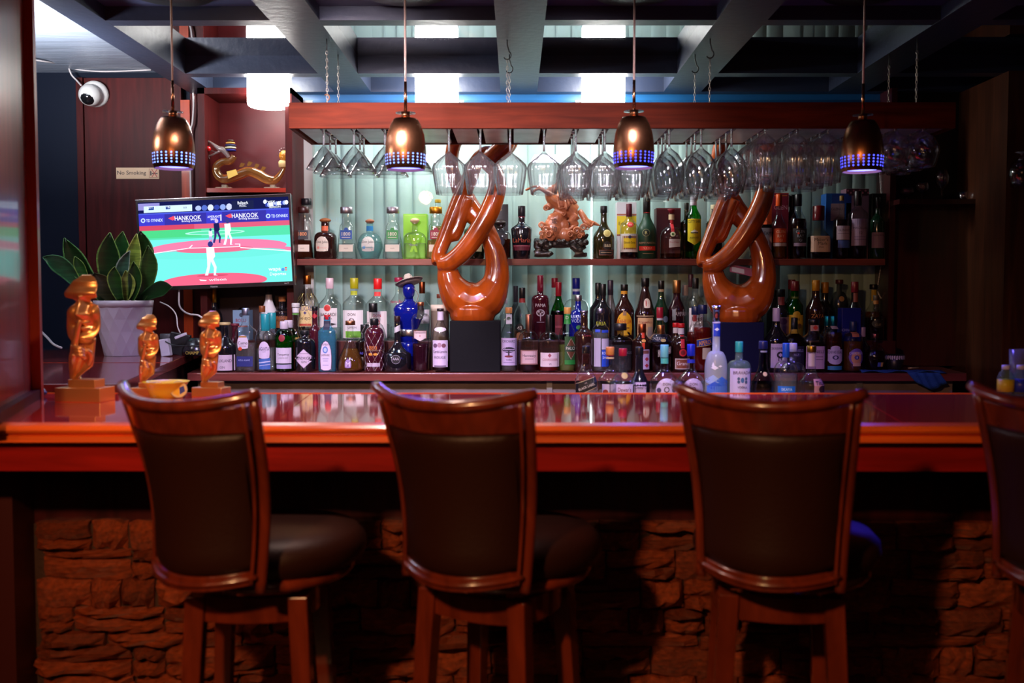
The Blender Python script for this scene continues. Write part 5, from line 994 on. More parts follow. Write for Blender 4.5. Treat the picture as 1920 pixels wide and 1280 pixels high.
for k in range(12): blob(m, 370+66*k, 1000+26*math.sin(k*2), -.02+.015*math.sin(k*5), 46+10*math.sin(k*3.1))
sweep(m, [(420, 1040, 0, 50), (520, 1060, -.02, 55), (600, 1050, -.02, 30)]); sweep(m, [(880, 1060, -.02, 40), (1000, 1080, 0, 60), (1100, 1040, 0, 40)]); sweep(m, [(350, 1120, 0, 50), (480, 1150, -.01, 55), (560, 1190, -.01, 40)])
fuse(m.build('root_stand', ROOT, hs), .0032, 1)
# ================================================================ GLASS DRAGON
Yd = 5.24; sd = mpp(Yd); zd = hz; dx = at(464, 350, Yd).x
dg = thing('glass_dragon', 'amber glass dragon shaped decanter on the hutch shelf', 'decanter', (dx, Yd, zd))
def dq(zx, zy, dy=0): px = 380+zx/10.665; py = 240+zy/10.665; return ((px-464)*sd, dy, at(464, py, Yd).z-zd)
def dsweep(mb, pts, n=12, res=5): mb.tube([dq(a, b, c) for a, b, c, r in pts], [r/10.665*sd for *_, r in pts], n, res=res)
AMG = pbr('amber_glass', (.78, .45, .12), .04, spec=.8, trans=.9, coat=.5)
m = MB(); dsweep(m, [(640, 560, 0, 60), (560, 660, 0, 72), (420, 670, 0, 72), (290, 760, 0, 78), (290, 900, 0, 82), (400, 1010, 0, 88), (560, 1000, 0, 92), (740, 930, 0, 98), (920, 870, 0, 98), (1100, 920, 0, 100), (1280, 1020, 0, 98), (1430, 1040, 0, 85), (1530, 960, 0, 66), (1600, 840, 0, 48), (1620, 760, 0, 40)])
m.build('body', AMG, dg)
m = MB(); dsweep(m, [(540, 600, -.01, 30), (500, 520, -.01, 50), (430, 440, -.01, 60), (360, 420, -.01, 50), (260, 350, -.01, 32), (170, 290, -.01, 26), (110, 260, -.01, 18), (90, 200, -.01, 8)]); dsweep(m, [(380, 460, -.01, 30), (300, 500, -.01, 22), (200, 550, -.01, 20), (150, 560, -.01, 14), (160, 620, -.01, 8)]); dsweep(m, [(200, 460, -.01, 12), (250, 470, 0, 14), (310, 500, 0, 14)])
m.build('head', pbr('smoke_glass', (.35, .28, .26), .08, trans=.5, coat=.5), dg)
m = MB()
for k, (y, r) in enumerate([(250, 60), (300, 85), (395, 95)]): m.lathe([(0, -.004), (r/10.665*sd, -.002), (r/10.665*sd*.9, .004), (0, .005)], 12, cx=dq(560, y)[0]); m.v = m.v
mm = MB()
for k, (y, r, col) in enumerate([(250, 70, '2a1608'), (300, 95, 'c89040'), (345, 110, '101850'), (395, 115, 'd8d0a0'), (445, 110, '0c1c80')]):
    c = dq(570, y); b = MB().lathe([(0, -.0045), (r/10.665*sd*.9, -.004), (r/10.665*sd, 0), (r/10.665*sd*.9, .003), (0, .0035)], 14)
    mm.add([(a+c[0], bb_2+c[1], z+c[2]) for a, bb_2, z in b.v], b.f, col, True)
mm.build('striped_mane', printed(), dg)
m = MB(); m.ball(dq(150, 425, -.02), 55/10.665*sd, 14, 10); m.build('red_pearl', pbr('red_pearl', (.55, .005, .008), .12, coat=1), dg)
for (x, y) in [(440, 1090), (1400, 1100)]:
    m = MB(); c = dq(x, 1165); m.box(c[0]-.040, -.03, .0, c[0]+.042, .03, .008); m.box(c[0]-.012, -.015, .008, c[0]+.015, .015, .022); m.build('foot', thin_glass('foot_glass', (.85, .8, .62), .5, 1.5, .08, milk=.25), dg, bevel=.002)
for k, (x, y) in enumerate([(790, 735), (940, 710), (1080, 755), (1210, 810)]):
    m = MB(); c = Vector(dq(x, y)); d = 50/10.665*sd; m.add([c+Vector((-d, -.006, -d*.9)), c+Vector((d*.4, -.006, -d*.9)), c+Vector((d*.4, .006, -d*.9)), c+Vector((-d, .006, -d*.9)), c+Vector((d*1.3, 0, d*.5)), c+Vector((-d*.3, 0, d*.9))], [(0, 3, 2, 1), (0, 1, 4, 5), (1, 2, 4), (2, 3, 5, 4), (3, 0, 5)]); m.build('back_fin', AMG, dg)
c = dq(1615, 700); m = MB(); m.lathe([(0, 0), (.024, 0), (.026, .026), (.018, .036), (0, .036)], 14); m.v = [(a+c[0], b, z+c[2]-.022) for a, b, z in m.v]; m.build('cork', pbr('cork', (.62, .45, .18), .6), dg)
c = dq(1640, 560); m = MB(); m.ball((c[0], 0, c[2]), .030, 10, 6); m.build('stopper', pbr('amber_stopper', (.75, .30, .02), .1, trans=.4, bump=1, bscale=90), dg)
m = MB(); 
for k in range(9):
    a = k*.35+.2; m.tube([(c[0]+.02*math.cos(a), 0, c[2]+.02*math.sin(a)), (c[0]+.042*math.cos(a), .006*math.sin(k), c[2]+.045*math.sin(a))], [.006, .001], 5)
m.build('clear_flames', thin_glass('foot_glass2', (.8, .8, .8), .4, 1.6), dg)
m = MB(); m.add([dq(530, 890, -.043), dq(720, 845, -.046), dq(760, 950, -.049), dq(565, 1035, -.046)], [(0, 3, 2, 1)]); m.build('sticker', pbr('gold_sticker', (.72, .46, .05), .5), dg)
# ================================================================ BLUE BUST with hat
Yb_ = 5.12; sb = mpp(Yb_); bx = at(767, 640, Yb_).x
bu = thing('bust_bottle', 'cobalt blue bottle shaped like a head and shoulders', 'bottle', (bx, Yb_, 1.0))
def bz(py): return at(767, py, Yb_).z-1.0
CBL = GL['cb']
m = MB(); m.lathe([(0, bz(641)), (17*sb, bz(641)), (17*sb, bz(625)), (15*sb, bz(618)), (19*sb, bz(612)), (24*sb, bz(600)), (29*sb, bz(588)), (29*sb, bz(578)), (24*sb, bz(571)), (13*sb, bz(567)), (8.5*sb, bz(563)), (8*sb, bz(556)), (0, bz(555))], 24, 2, .62); m.build('shoulders', CBL, bu)
m = MB(); m.lathe([(0, bz(562)), (7*sb, bz(560)), (10.5*sb, bz(553)), (12*sb, bz(545)), (11.5*sb, bz(538)), (8*sb, bz(532)), (0, bz(529))], 20); m.build('head', CBL, bu)
m = MB(); m.lathe([(0, 0), (16*sb, 0), (18*sb, bz(665)), (15*sb, bz(650)), (18*sb, bz(641)), (0, bz(641))], 20); m.build('foot', CBL, bu)
m = MB(); m.lathe([(17.5*sb, bz(630)), (18*sb, bz(628)), (18*sb, bz(619)), (17*sb, bz(617))], 20, 2, .7); m.build('silver_band', ST, bu)
hp_ = at(768, 532, Yb_); hat = thing('straw_hat', 'tiny cream straw hat tilted on the blue bust bottle', 'hat', (hp_.x, Yb_, hp_.z)); hat.rotation_euler = (math.radians(-12), math.radians(-16), 0)
m = MB(); m.lathe([(0, .052), (.014, .052), (.022, .040), (.025, .012), (.034, .006), (.058, .004), (.072, .012), (.074, .014), (.060, .001), (.030, .000), (0, .0)], 28); m.build('straw', pbr('straw', (.55, .47, .40), .8, bump=.8, bscale=180), hat)
MB().lathe([(.0245, .010), (.0262, .010), (.0258, .020), (.0240, .020)], 24).build('hat_band', pbr('hat_band', (.25, .2, .18), .7), hat)
tag(MB().tube([at(776, 540, 5.07), at(784, 552, 5.06), at(783, 560, 5.06), at(778, 572, 5.06)], .0016, 6, res=4).build('hat_cord', pbr('cord_brown', (.2, .12, .1), .7)), 'thin brown chin cord dangling from the straw hat', 'cord')
# ================================================================ TELEVISION
Yt = 5.09; st = mpp(Yt)
tc_ = at((258+550)/2, (378+363+547+531)/4, Yt)
tv = thing('television', 'wall mounted flat television showing a baseball game', 'television', tuple(tc_)); ROLL = math.radians(2.35); tv.rotation_euler = (0, -ROLL, 0)
TW, TH = 289*st/2, 170*st/2
MB().box(-TW, 0, -TH, TW, .045, TH).build('casing', pbr('tv_black', (.012, .010, .012), .25), tv, bevel=.004)
fr = MB(); b_ = .0105
for (x0, z0, x1, z1) in [(-TW, TH-.014, TW, TH), (-TW, -TH, TW, -TH+.020), (-TW, -TH+.02, -TW+b_, TH-.014), (TW-b_, -TH+.02, TW, TH-.014)]: fr.box(x0, -.004, z0, x1, 0, z1)
fr.build('bezel', pbr('tv_bezel', (.02, .017, .018), .2), tv)
MB().box(-TW-.001, -.0045, TH-.0015, TW+.001, .01, TH+.001).box(TW, -.0045, -TH, TW+.0015, .01, TH).build('chrome_line', ST, tv)
SXW = 2*(TW-b_); SZ0, SZ1 = -TH+.020, TH-.014
def S(zx, zy):
    u = (zx-85-(zy-125)*.035)/1712; v = (zy-125+(zx-85)*.037)/975
    return (-TW+b_+u*SXW, SZ1-v*(SZ1-SZ0))
scm = MB(); lay_ = [0]
def clampS(p): return (min(max(p[0], -TW+b_), TW-b_), min(max(p[1], SZ0), SZ1))
def sp_(pts, col):
    lay_[0] += 1; y = -.0004-lay_[0]*.00003; q = [clampS(S(*p)) for p in pts]
    scm.add([(a, y, b) for a, b in q], [tuple(range(len(q)))], col)
def sr_(x0, y0, x1, y1, col): sp_([(x0, y0-(x0-85)*.037+0), (x1, y0-(x1-85)*.037), (x1, y1-(x1-85)*.037), (x0, y1-(x0-85)*.037)], col)
def se_(x, y, rx, ry, col, n=40): sp_([(x+rx*math.cos(2*math.pi*i/n), y+ry*math.sin(2*math.pi*i/n)-rx*math.cos(2*math.pi*i/n)*.037) for i in range(n)], col)
def sx_(s, x, y, h, col, w=None):
    lay_[0] += 1; y_ = -.0004-lay_[0]*.00003; k = SXW/1712; c = S(x, y)
    v, f = text2d(s, 0, 0, h*k, wfix=w*k if w else None, rot=0)
    scm.add([(c[0]+a, y_, c[1]+b) for a, b in v], f, col)
sr_(60, 100, 1900, 1200, '6ee0d8')
sr_(60, 125, 1900, 255, '14184a'); sr_(85, 138, 330, 215, '8a86c8'); sr_(150, 170, 700, 245, 'c8e0f8')
for i, c in enumerate(['a8b8e8', '5068c0', 'd0d8f8', '3040a0', '88a0e0', 'c0c8f0', '202870']):
    se_(770+i*70, 190-i*3, 34, 30+4*(i % 3), c, 10)
sr_(205, 178, 265, 214, '183a8a'); sr_(400, 178, 450, 214, '183a8a'); sx_('NYY 7', 235, 182, 26, 'f0f8ff'); sx_('TB', 425, 178, 26, 'f0f8ff'); sx_('0-0', 620, 182, 22, '2a3a5a')
sr_(1150, 150, 1400, 275, '1a2046'); sx_('Ballpark', 1278, 135, 42, 'f0f4ff', 120); sx_('MUSIC', 1278, 165, 26, 'e8ecff', 80)
for i in range(12): se_(1530+22*i, 120+(i*37) % 40, 22, 26, ['d8e4ff', '3040a0', 'a0b0f0', 'e8f0ff'][i % 4], 8)
sx_('YES', 1600, 130, 44, 'f0f8ff', 90); sx_('SEASON', 1640, 180, 20, 'f0f8ff', 130); sx_('streaming now', 1690, 205, 16, 'e8f0ff', 210)
sr_(60, 252, 1900, 268, '4858d0'); sr_(60, 268, 1900, 396, '3a3ac0'); sr_(385, 268, 860, 396, '34309a'); sr_(1040, 268, 1540, 396, '34309a')
sr_(60, 396, 1900, 452, 'd05878'); sr_(60, 396, 720, 452, 'c84460')
sr_(60, 452, 1900, 560, '50d0a0'); sr_(60, 452, 800, 540, '48c880')
for x in (245, 1668): sx_('TD SYNNEX', x+25, 328 if x < 500 else 282, 34, 'd8e8ff', 190); se_(x-105, 330 if x < 500 else 284, 26, 26, 'b8d0ff'); se_(x-105, 330 if x < 500 else 284, 13, 13, '4040b0')
for x, y in ((650, 300), (1300, 275)): sx_('HANKOOK', x, y, 52, 'f0f0ff', 300); sx_('driving emotion', x+40, y+38, 26, 'f0f0ff', 225); sp_([(x-225, y+5), (x-160, y-22), (x-145, y+18), (x-175, y+30)], 'f04a60')
sx_('AMERANT', 945, 288, 28, 'f0f0ff', 145); sx_('BANK', 945, 318, 22, 'f0f0ff', 70); sr_(1020, 300, 1032, 370, 'f0f0ff')
se_(955, 470, 340, 26, 'a8f0d8'); se_(960, 470, 300, 17, '58d4a4'); 
se_(990, 640, 780, 92, 'e078a0'); sp_([(160, 640), (400, 650), (400, 715), (150, 728)], 'e078a0'); sp_([(1600, 620), (1815, 640), (1815, 690), (1500, 660)], 'e078a0')
se_(960, 715, 820, 58, '68dcd0'); se_(950, 665, 440, 38, 'd86888')
sp_([(160, 726), (160, 718), (660, 645), (670, 652)], 'f4f0ff'); sp_([(1240, 640), (1815, 682), (1815, 692), (1240, 650)], 'f4f0ff'); 
sp_([(650, 650), (690, 612), (700, 614), (668, 652)], 'f8f0ff'); sp_([(1180, 600), (1240, 600), (1240, 632), (1228, 632), (1228, 608), (1180, 608)], 'f8f0ff'); sp_([(650, 655), (650, 645), (1240, 630), (1240, 638)], 'f0e0f0')
se_(940, 1030, 600, 92, 'e06080'); se_(920, 965, 180, 12, 'c84a68')
# players
def man(x, y, h, body, legs, head='3a3a80'):
    se_(x, y-h*.90, h*.075, h*.085, head, 12); sp_([(x-h*.12, y-h*.80), (x+h*.10, y-h*.82), (x+h*.13, y-h*.55), (x+h*.06, y-h*.45), (x-h*.10, y-h*.45)], body)
    sp_([(x-h*.10, y-h*.47), (x+h*.02, y-h*.47), (x-h*.03, y-h*.2), (x-h*.08, y), (x-h*.17, y), (x-h*.10, y-h*.25)], legs); sp_([(x-h*.02, y-h*.47), (x+h*.08, y-h*.47), (x+h*.17, y-h*.24), (x+h*.14, y-h*.02), (x+h*.20, y), (x+h*.08, y), (x+h*.09, y-h*.22)], legs)
man(975, 590, 280, '1c1c50', '342c70', 'c8b0d8'); man(1100, 612, 300, 'f4f0ff', 'f0ecff'); man(905, 600, 180, 'd8d8ff', 'a8a8e0'); man(900, 965, 400, 'e4ecff', 'dce8ff', '30307a')
sx_('wapa', 1628, 905, 44, 'f0ffff', 140); se_(1722, 900, 18, 18, '5090e0'); sr_(1742, 935, 1768, 950, 'f04858'); sr_(1742, 962, 1768, 972, 'f04858'); sx_('Deportes', 1665, 955, 44, 'f0ffff', 185)
sx_('wilson', 975, 1012, 30, 'ffe8f0', 200); sp_([(765, 1010), (855, 1018), (840, 1030), (780, 1028)], 'ffe8f0')
scm.build('screen', screen_mat(1.35), tv)
m = MB(); v, f = text2d('Hisense', 0, 0, .009); m.add([(a-.018, -.0048, b-TH+.0095) for a, b in v], f); v, f = text2d('Roku TV', 0, 0, .005); m.add([(a+TW-.04, -.0048, b-TH+.011) for a, b in v], f)
m.build('maker_lettering', pbr('silver_print', (.5, .5, .5), .4), tv)
MB().box(-.05, .045, -.08, .05, .30, .08).build('wall_arm', M_BLACK, tv)
# ================================================================ SIGN, SECURITY CAMERA, CABLES
a = at(217, 314, 5.44); b = at(298, 335, 5.44)
sg = thing('sign', 'beige No Smoking sign on the dark red wood panel', 'sign', ((a.x+b.x)/2, 5.449, b.z)); w2 = (b.x-a.x)/2; h2 = a.z-b.z
MB().box(-w2, -.004, 0, w2, 0, h2).build('plate', pbr('sign_beige', (.62, .42, .25), .5), sg)
m = MB(); v, f = text2d('No Smoking', 0, 0, h2*.46, wfix=w2*1.34); m.add([(x-w2*.28, -.0045, y+h2*.5) for x, y in v], f, '2a1a12')
x0 = w2*.56; m.add([(x0-.004, -.0042, h2*.1), (w2*.97, -.0042, h2*.1), (w2*.97, -.0042, h2*.9), (x0-.004, -.0042, h2*.9)], [(0, 1, 2, 3)], '8a6448'); m.add([(x0-.002, -.0044, h2*.14), (w2*.955, -.0044, h2*.14), (w2*.955, -.0044, h2*.86), (x0-.002, -.0044, h2*.86)], [(0, 1, 2, 3)], 'cda684')
m.add([(x0+.002, -.0046, h2*.3), (x0+.010, -.0046, h2*.3), (x0+.010, -.0046, h2*.62), (x0+.006, -.0046, h2*.76), (x0+.002, -.0046, h2*.62)], [(0, 1, 2, 3, 4)], '2a1a12')
m.add([(x0+.012, -.0046, h2*.42), (w2*.93, -.0046, h2*.42), (w2*.93, -.0046, h2*.52), (x0+.012, -.0046, h2*.52)], [(0, 1, 2, 3)], '4a3428')
for s_ in (1, -1): m.add([(x0+.010, -.0048, h2*(.5-.32*s_)), (x0+.013, -.0048, h2*(.5-.36*s_)), (w2*.92, -.0048, h2*(.5+.32*s_)), (w2*.89, -.0048, h2*(.5+.36*s_))], [(0, 1, 2, 3)], '9a2018')
m.build('lettering', printed(), sg)
cp_ = at(172, 178, 5.38); sc_ = thing('security_camera', 'white dome security camera high on the wood panel', 'camera', (cp_.x, 5.38, cp_.z)); sc_.rotation_euler = (math.radians(18), 0, math.radians(14))
m = MB().lathe([(0, 0), (.066, 0), (.070, .006), (.070, .02), (.060, .035), (.030, .05), (0, .055)], 28); m.v = [(x+.012, .045-z*.0-.0+(-.0), z) for x, y_, z in [(p[0], p[1], p[2]) for p in m.v]] if False else [(p[0]+.010, .055-p[2]*.8, p[1]) for p in m.v]; m.build('mount', pbr('cctv_white', (.62, .60, .58), .35), sc_)
m = MB(); m.ball((-.008, -.005, 0), .058, 24, 16); m.build('dome', MATS['cctv_white'], sc_)
m = MB(); m.ball((-.012, -.034, -.008), .040, 20, 12, sc=(1, .8, 1)); m.build('lens', pbr('cctv_black', (.006, .006, .007), .08), sc_)
WC = pbr('cable_white', (.55, .50, .50), .5)
def cable(pts, r, label, mat=WC, cat='cable'):
    tag(MB().tube([tuple(at(*p)) for p in pts], r, 7, res=5).build('cable', mat), label, cat)
cable([(60, 112, 5.1), (90, 116, 5.2), (115, 120, 5.38), (128, 125, 5.42), (150, 131, 5.43), (200, 134, 5.43), (283, 131, 5.43)], .0042, 'white cable running along the top of the wood panel')
cable([(128, 124, 5.41), (134, 140, 5.41), (145, 152, 5.40), (152, 160, 5.37)], .0045, 'short white cable dropping to the dome camera')
cable([(362, 172, 5.42), (363, 200, 5.42), (361, 230, 5.42), (357, 248, 5.42), (357, 300, 5.42), (358, 372, 5.42)], .0055, 'white cable running down beside the orange door strip to the television')
cable([(336, 540, 5.12), (336, 570, 5.10), (343, 582, 5.08), (356, 589, 5.0), (374, 592, 4.95), (392, 610, 4.9)], .0048, 'white cable looping under the television')
cable([(70, 615, 5.0), (88, 632, 4.9), (100, 645, 4.8), (115, 652, 4.75)], .006, 'thick white cable lying near the big gold face')
# ================================================================ PLANT
Yp = 4.98; bp_ = at(234, 668, Yp); pz = 1.0862
pot = thing('potted_plant', 'snake plant in a white faceted pot on the side counter', 'plant', (bp_.x, Yp, pz)); sp2 = mpp(Yp)
R0, R1, Hp = 36*sp2, 52*sp2, at(234, 563, Yp).z-pz
m = MB(); n = 14; rows = 4; v = []
for j in range(rows+1):
    t = j/rows; R = R0+(R1-R0)*(t**.8)
    for i in range(n): a = 2*math.pi*(i+(j % 2)*.5)/n; v.append((R*math.cos(a), R*math.sin(a), t*Hp*.88))
f = []
for j in range(rows):
    for i in range(n):
        i2 = (i+1) % n; a, b, c, d = j*n+i, j*n+i2, (j+1)*n+i, (j+1)*n+i2
        f += [(a, b, c), (b, d, c)] if j % 2 == 0 else [(a, b, d), (a, d, c)]
f.append(tuple(reversed(range(n)))); m.add(v, f); k0 = rows*n
m.lathe([(R1*1.0, Hp*.88), (R1*1.03, Hp), (R1*.96, Hp), (R1*.93, Hp*.9)], 28)
m.build('pot', pbr('pot_white', (.60, .52, .60), .35), pot)
MB().lathe([(0, Hp*.90), (R1*.93, Hp*.91), (0, Hp*.915)], 20).build('soil', pbr('soil', (.02, .012, .008), .9), pot)
def leafmat(name, g1, g2):
    m_, t, o = nt(name); b = N(t, 'BsdfPrincipled'); L(t, b, 0, o, 0); a = N(t, 'Attribute', attribute_name='Col')
    tc = N(t, 'TexCoord'); w_ = N(t, 'TexNoise'); mp = N(t, 'Mapping'); mp.inputs['Scale'].default_value = (3, 3, 26); L(t, tc, 'Object', mp, 0); L(t, mp, 0, w_, 0); w_.inputs['Scale'].default_value = 4
    r_ = N(t, 'ValToRGB'); L(t, w_, 0, r_, 0); r_.color_ramp.elements[0].position = .42; r_.color_ramp.elements[1].position = .58; r_.color_ramp.elements[0].color = (.45, .5, .45, 1); r_.color_ramp.elements[1].color = (1, 1, 1, 1)
    mx = N(t, 'MixRGB', blend_type='MULTIPLY'); mx.inputs[0].default_value = .8; L(t, a, 0, mx, 1); L(t, r_, 0, mx, 2); L(t, mx, 0, b, 'Base Color'); b.inputs['Roughness'].default_value = .35
    return m_
LM = leafmat('snake_leaf', 0, 0)
def leaf(tip, mid, base_, w_, inner, edge, dy=(0, -.03, -.06), tw=0):
    P = []
    for (px, py), d in ((base_, dy[0]), (mid, dy[1]), (tip, dy[2])):
        p = at(px, py, Yp+d); P.append(Vector((p.x-bp_.x, d, p.z-pz)))
    m = MB(); n = 12; v = []; W = w_*sp2/2
    for i in range(n+1):
        t = i/n; c = P[0]*(1-t)**2+P[1]*2*t*(1-t)*1.0+P[2]*t*t
        c = c+(P[1]-(P[0]*.25+P[1]*.5+P[2]*.25))*4*t*(1-t)*.0
        d = ((P[1]-P[0])*(1-t)+(P[2]-P[1])*t).normalized(); sd_ = Vector((d.z, 0, -d.x)); sd_.normalize()
        ww = W*(.55+.75*math.sin(min(1, t*1.15)*math.pi*.62))*(1 if t < .6 else max(.02, 1-((t-.6)/.4)**1.7))
        for k, u in enumerate((-1, -.86, -.45, 0, .45, .86, 1)):
            pass; v.append(c+sd_*(u*ww)*math.cos(tw*.5)+Vector((0, -.012*(1-u*u)*-1+u*ww*math.sin(tw), 0)))
    f = []; cols = []
    for i in range(n):
        for k in range(6): f.append((i*7+k, i*7+k+1, (i+1)*7+k+1, (i+1)*7+k)); cols.append(edge if k in (0, 5) else inner)
    m.v = [tuple(x) for x in v]; m.f = f; m.c = cols; m.sm = [True]*len(f)
    o = m.build('leaf', LM, pot); o.modifiers.new('t', 'SOLIDIFY').thickness = .002
G = '1e4a1c'; GD = '12300f'; Y_ = '8aa848'
leaf((120, 446), (142, 500), (195, 562), 30, GD, '5a8a48', (0, -.02, -.06))
leaf((80, 482), (122, 492), (160, 552), 26, '1a5030', '4a8a58', (0, -.05, -.10))
leaf((206, 436), (198, 500), (212, 563), 36, GD, '6a8a40')
leaf((230, 434), (222, 480), (228, 563), 30, G, '7a9a48', (.03, .03, .02))
leaf((256, 438), (248, 500), (232, 563), 24, '8aa040', 'c8d070', (0, -.02, -.05))
leaf((263, 433), (272, 480), (254, 563), 36, GD, '4a6a38', (.02, 0, -.02))
leaf((277, 460), (286, 510), (262, 563), 26, '2a4a1c', '5a7a38', (0, -.03, -.05))
leaf((243, 470), (220, 510), (222, 563), 20, '3a5a48', 'c0ccc0', (0, -.04, -.06))
leaf((235, 507), (246, 535), (232, 563), 22, '9aa84a', 'b8c468', (0, -.05, -.06))
leaf((140, 481), (150, 500), (168, 548), 16, '2a6a2a', '8ab050', (0, -.05, -.08))
leaf((322, 538), (296, 536), (262, 563), 22, GD, '2a5a28', (0, -.05, -.10))
leaf((176, 512), (186, 530), (212, 566), 30, '3a3a1c', '4a4a28', (0, -.06, -.08))
leaf((215, 500), (210, 530), (226, 563), 22, '24501c', '90a850', (-.02, -.06, -.08))
leaf((250, 490), (256, 530), (244, 563), 22, '1c4218', '7a9840', (-.01, -.06, -.07))
# ================================================================ GOLDEN FACES
GOLD = pbr('gold_lacquer', (.80, .40, .14), .30, metal=.75, coat=.3)
OUT = [(517, 155, 172), (522, 151, 180), (529, 141, 186), (536, 134, 188), (543, 127, 188), (550, 121, 188), (556, 118, 188), (560, 122, 187), (563, 138, 174), (567, 143, 171), (571, 140, 176), (574, 137, 187), (580, 131, 190), (588, 123, 191), (598, 121, 191), (608, 117, 191), (618, 118, 190), (627, 121, 187), (635, 126, 181), (641, 133, 176), (646, 142, 170)]
def face_statue(label, base_px, base_py, Y, scale, rz=0):
    s = .00167*scale; B = onz(base_px, base_py, BZ) if Y is None else Vector((at(base_px, 640, Y).x, Y, BZ))
    t = thing('face_statue', label, 'statue', (B.x, B.y, BZ), rz, 'golden hushing face statues on the bar')
    def q(px, py, d=0): return ((px-155)*s, (d*.9+20)*s, (757-py)*s)
    bs = MB(); bs.box(-47*s, -20*s, 0, 45*s, 34*s, 27*s); bs.build('base_block', GOLD, t, bevel=.002)
    bs = MB(); bs.box(-25*s, -10*s, 27*s, 29*s, 26*s, 42*s); bs.build('upper_block', GOLD, t, bevel=.0015)
    # mask as a relief surface
    m = MB(); nu = 44; v = []; ys = [517+(646-517)*i/96 for i in range(97)]
    def bounds(y):
        for (y0, a0, b0), (y1, a1, b1) in zip(OUT[:-1], OUT[1:]):
            if y0 <= y <= y1: k = (y-y0)/(y1-y0); return a0+(a1-a0)*k, b0+(b1-b0)*k
        return OUT[-1][1:]
    def g(x, c, w_): return math.exp(-((x-c)/w_)**2)
    def depth(x, y):
        u = (x-157)/40; d = 30*math.sqrt(max(0, 1-u*u*.85))
        if y < 530: d -= (530-y)*.9
        d += 7*g(y, 552, 9)                                   # brow / hat brim
        d -= 9*g(y, 568, 7)*(g(x, 140, 12)+g(x, 175, 12))      # eye hollows
        if 556 < y < 602: d += (6+17*((y-556)/36 if y < 592 else max(0, (602-y)/10)))*g(x, 159, 4.2+(y-556)*.09)     # nose
        d += 5*g(y, 593, 4)*(g(x, 151, 3.5)+g(x, 167, 3.5))-4*g(y, 577, 9)*(g(x, 147, 5)+g(x, 171, 5))
        d += 6.5*g(y, 608, 3.4)*g(x, 158, 12)+8*g(y, 618, 4)*g(x, 158, 10)-5*g(y, 613, 1.5)*g(x, 158, 14)-4*g(y, 613, 6)*(g(x, 140, 4)+g(x, 176, 4))
        d += 7*g(y, 636, 9)*g(x, 157, 15)-2*g(y, 626, 4)*g(x, 157, 12)
        d += 5*(g(x, 133, 9)+g(x, 182, 8))*g(y, 588, 10)-5*(g(x, 136, 8)+g(x, 178, 8))*g(y, 612, 11)
        return d
    for y in ys:
        a, b = bounds(y)
        for i in range(nu+1):
            x = a+(b-a)*i/nu; v.append(q(x, y, -depth(x, y)))
    f = [(j*(nu+1)+i, (j+1)*(nu+1)+i, (j+1)*(nu+1)+i+1, j*(nu+1)+i+1) for j in range(96) for i in range(nu)]
    m.add(v, [tuple(reversed(x)) for x in f], None, True); o = m.build('face', GOLD, t)
    so = o.modifiers.new('t', 'SOLIDIFY'); so.thickness = 3.2*s; so.offset = 1
    # neck strip
    m = MB(); v = []
    for j in range(13):
        y = 636+(718-636)*j/12; a = 122+ (6 if y < 660 else (y-660)*.25)+2*math.sin(y*.2); b = 176-(y-636)*.10 if y < 690 else 170-(y-690)*1.3
        for i in range(13):
            x = a+(max(b, a+4)-a)*i/12; v.append(q(x, y, -(16*math.sqrt(max(0, 1-((x-150)/36)**2))-2)))
    m.add(v, [tuple(reversed((j*13+i, (j+1)*13+i, (j+1)*13+i+1, j*13+i+1))) for j in range(12) for i in range(12)], None, True); o = m.build('neck', GOLD, t); o.modifiers.new('t', 'SOLIDIFY').thickness = 3*s
    # hand with one finger raised to the lips
    m = MB()
    def tb(pts, n=10): m.tube([q(a, b, c) for a, b, c, r in pts], [r*s for *_, r in pts], n, res=4)
    tb([(126, 716, -8, 6), (130, 705, -10, 9), (136, 692, -16, 12), (146, 672, -26, 15), (154, 660, -32, 15), (158, 655, -34, 11)], 14)     # wrist and palm
    tb([(120, 708, -4, 3), (124, 690, -8, 5), (133, 668, -20, 5), (139, 650, -30, 4)])
    tb([(148, 662, -36, 6.2), (151, 645, -42, 6.0), (156, 628, -44, 5.4), (161, 612, -46, 4.8), (164, 602, -46, 3.6)])      # pointing finger
    for k in range(3):                                                                            # curled fingers
        x0 = 150+k*1.5; y0 = 655+k*6.5
        tb([(x0-4, y0+2, -40, 4.6), (x0+6, y0-1.5, -50, 4.8), (x0+15, y0+1, -50, 4.4), (x0+17, y0+5, -42, 3.8), (x0+10, y0+6, -38, 3.4)])
    tb([(140, 684, -30, 5.5), (146, 676, -42, 5), (152, 670, -52, 4.2), (155, 666, -54, 3.2)])      # thumb
    tb([(166, 664, -38, 5), (172, 660, -36, 5), (175, 668, -30, 5), (170, 680, -24, 4), (164, 688, -20, 3)])
    tb([(132, 700, -12, 8), (134, 712, -8, 7), (140, 722, -6, 6)])
    fuse(m.build('hand', GOLD, t), .0016*max(scale, .6), 1)
    return t
face_statue('largest golden face statue with finger on its lips, beside the wood partition', 157, 752, None, 1.0, math.radians(-8))
f2 = face_statue('small golden hushing face statue half hidden by the first stool', 276, 745, 3.28, .68, math.radians(-14))
f3 = face_statue('small golden hushing face statue standing before the lilac labelled jug bottle', 393, 744, 3.28, .71, math.radians(-14))
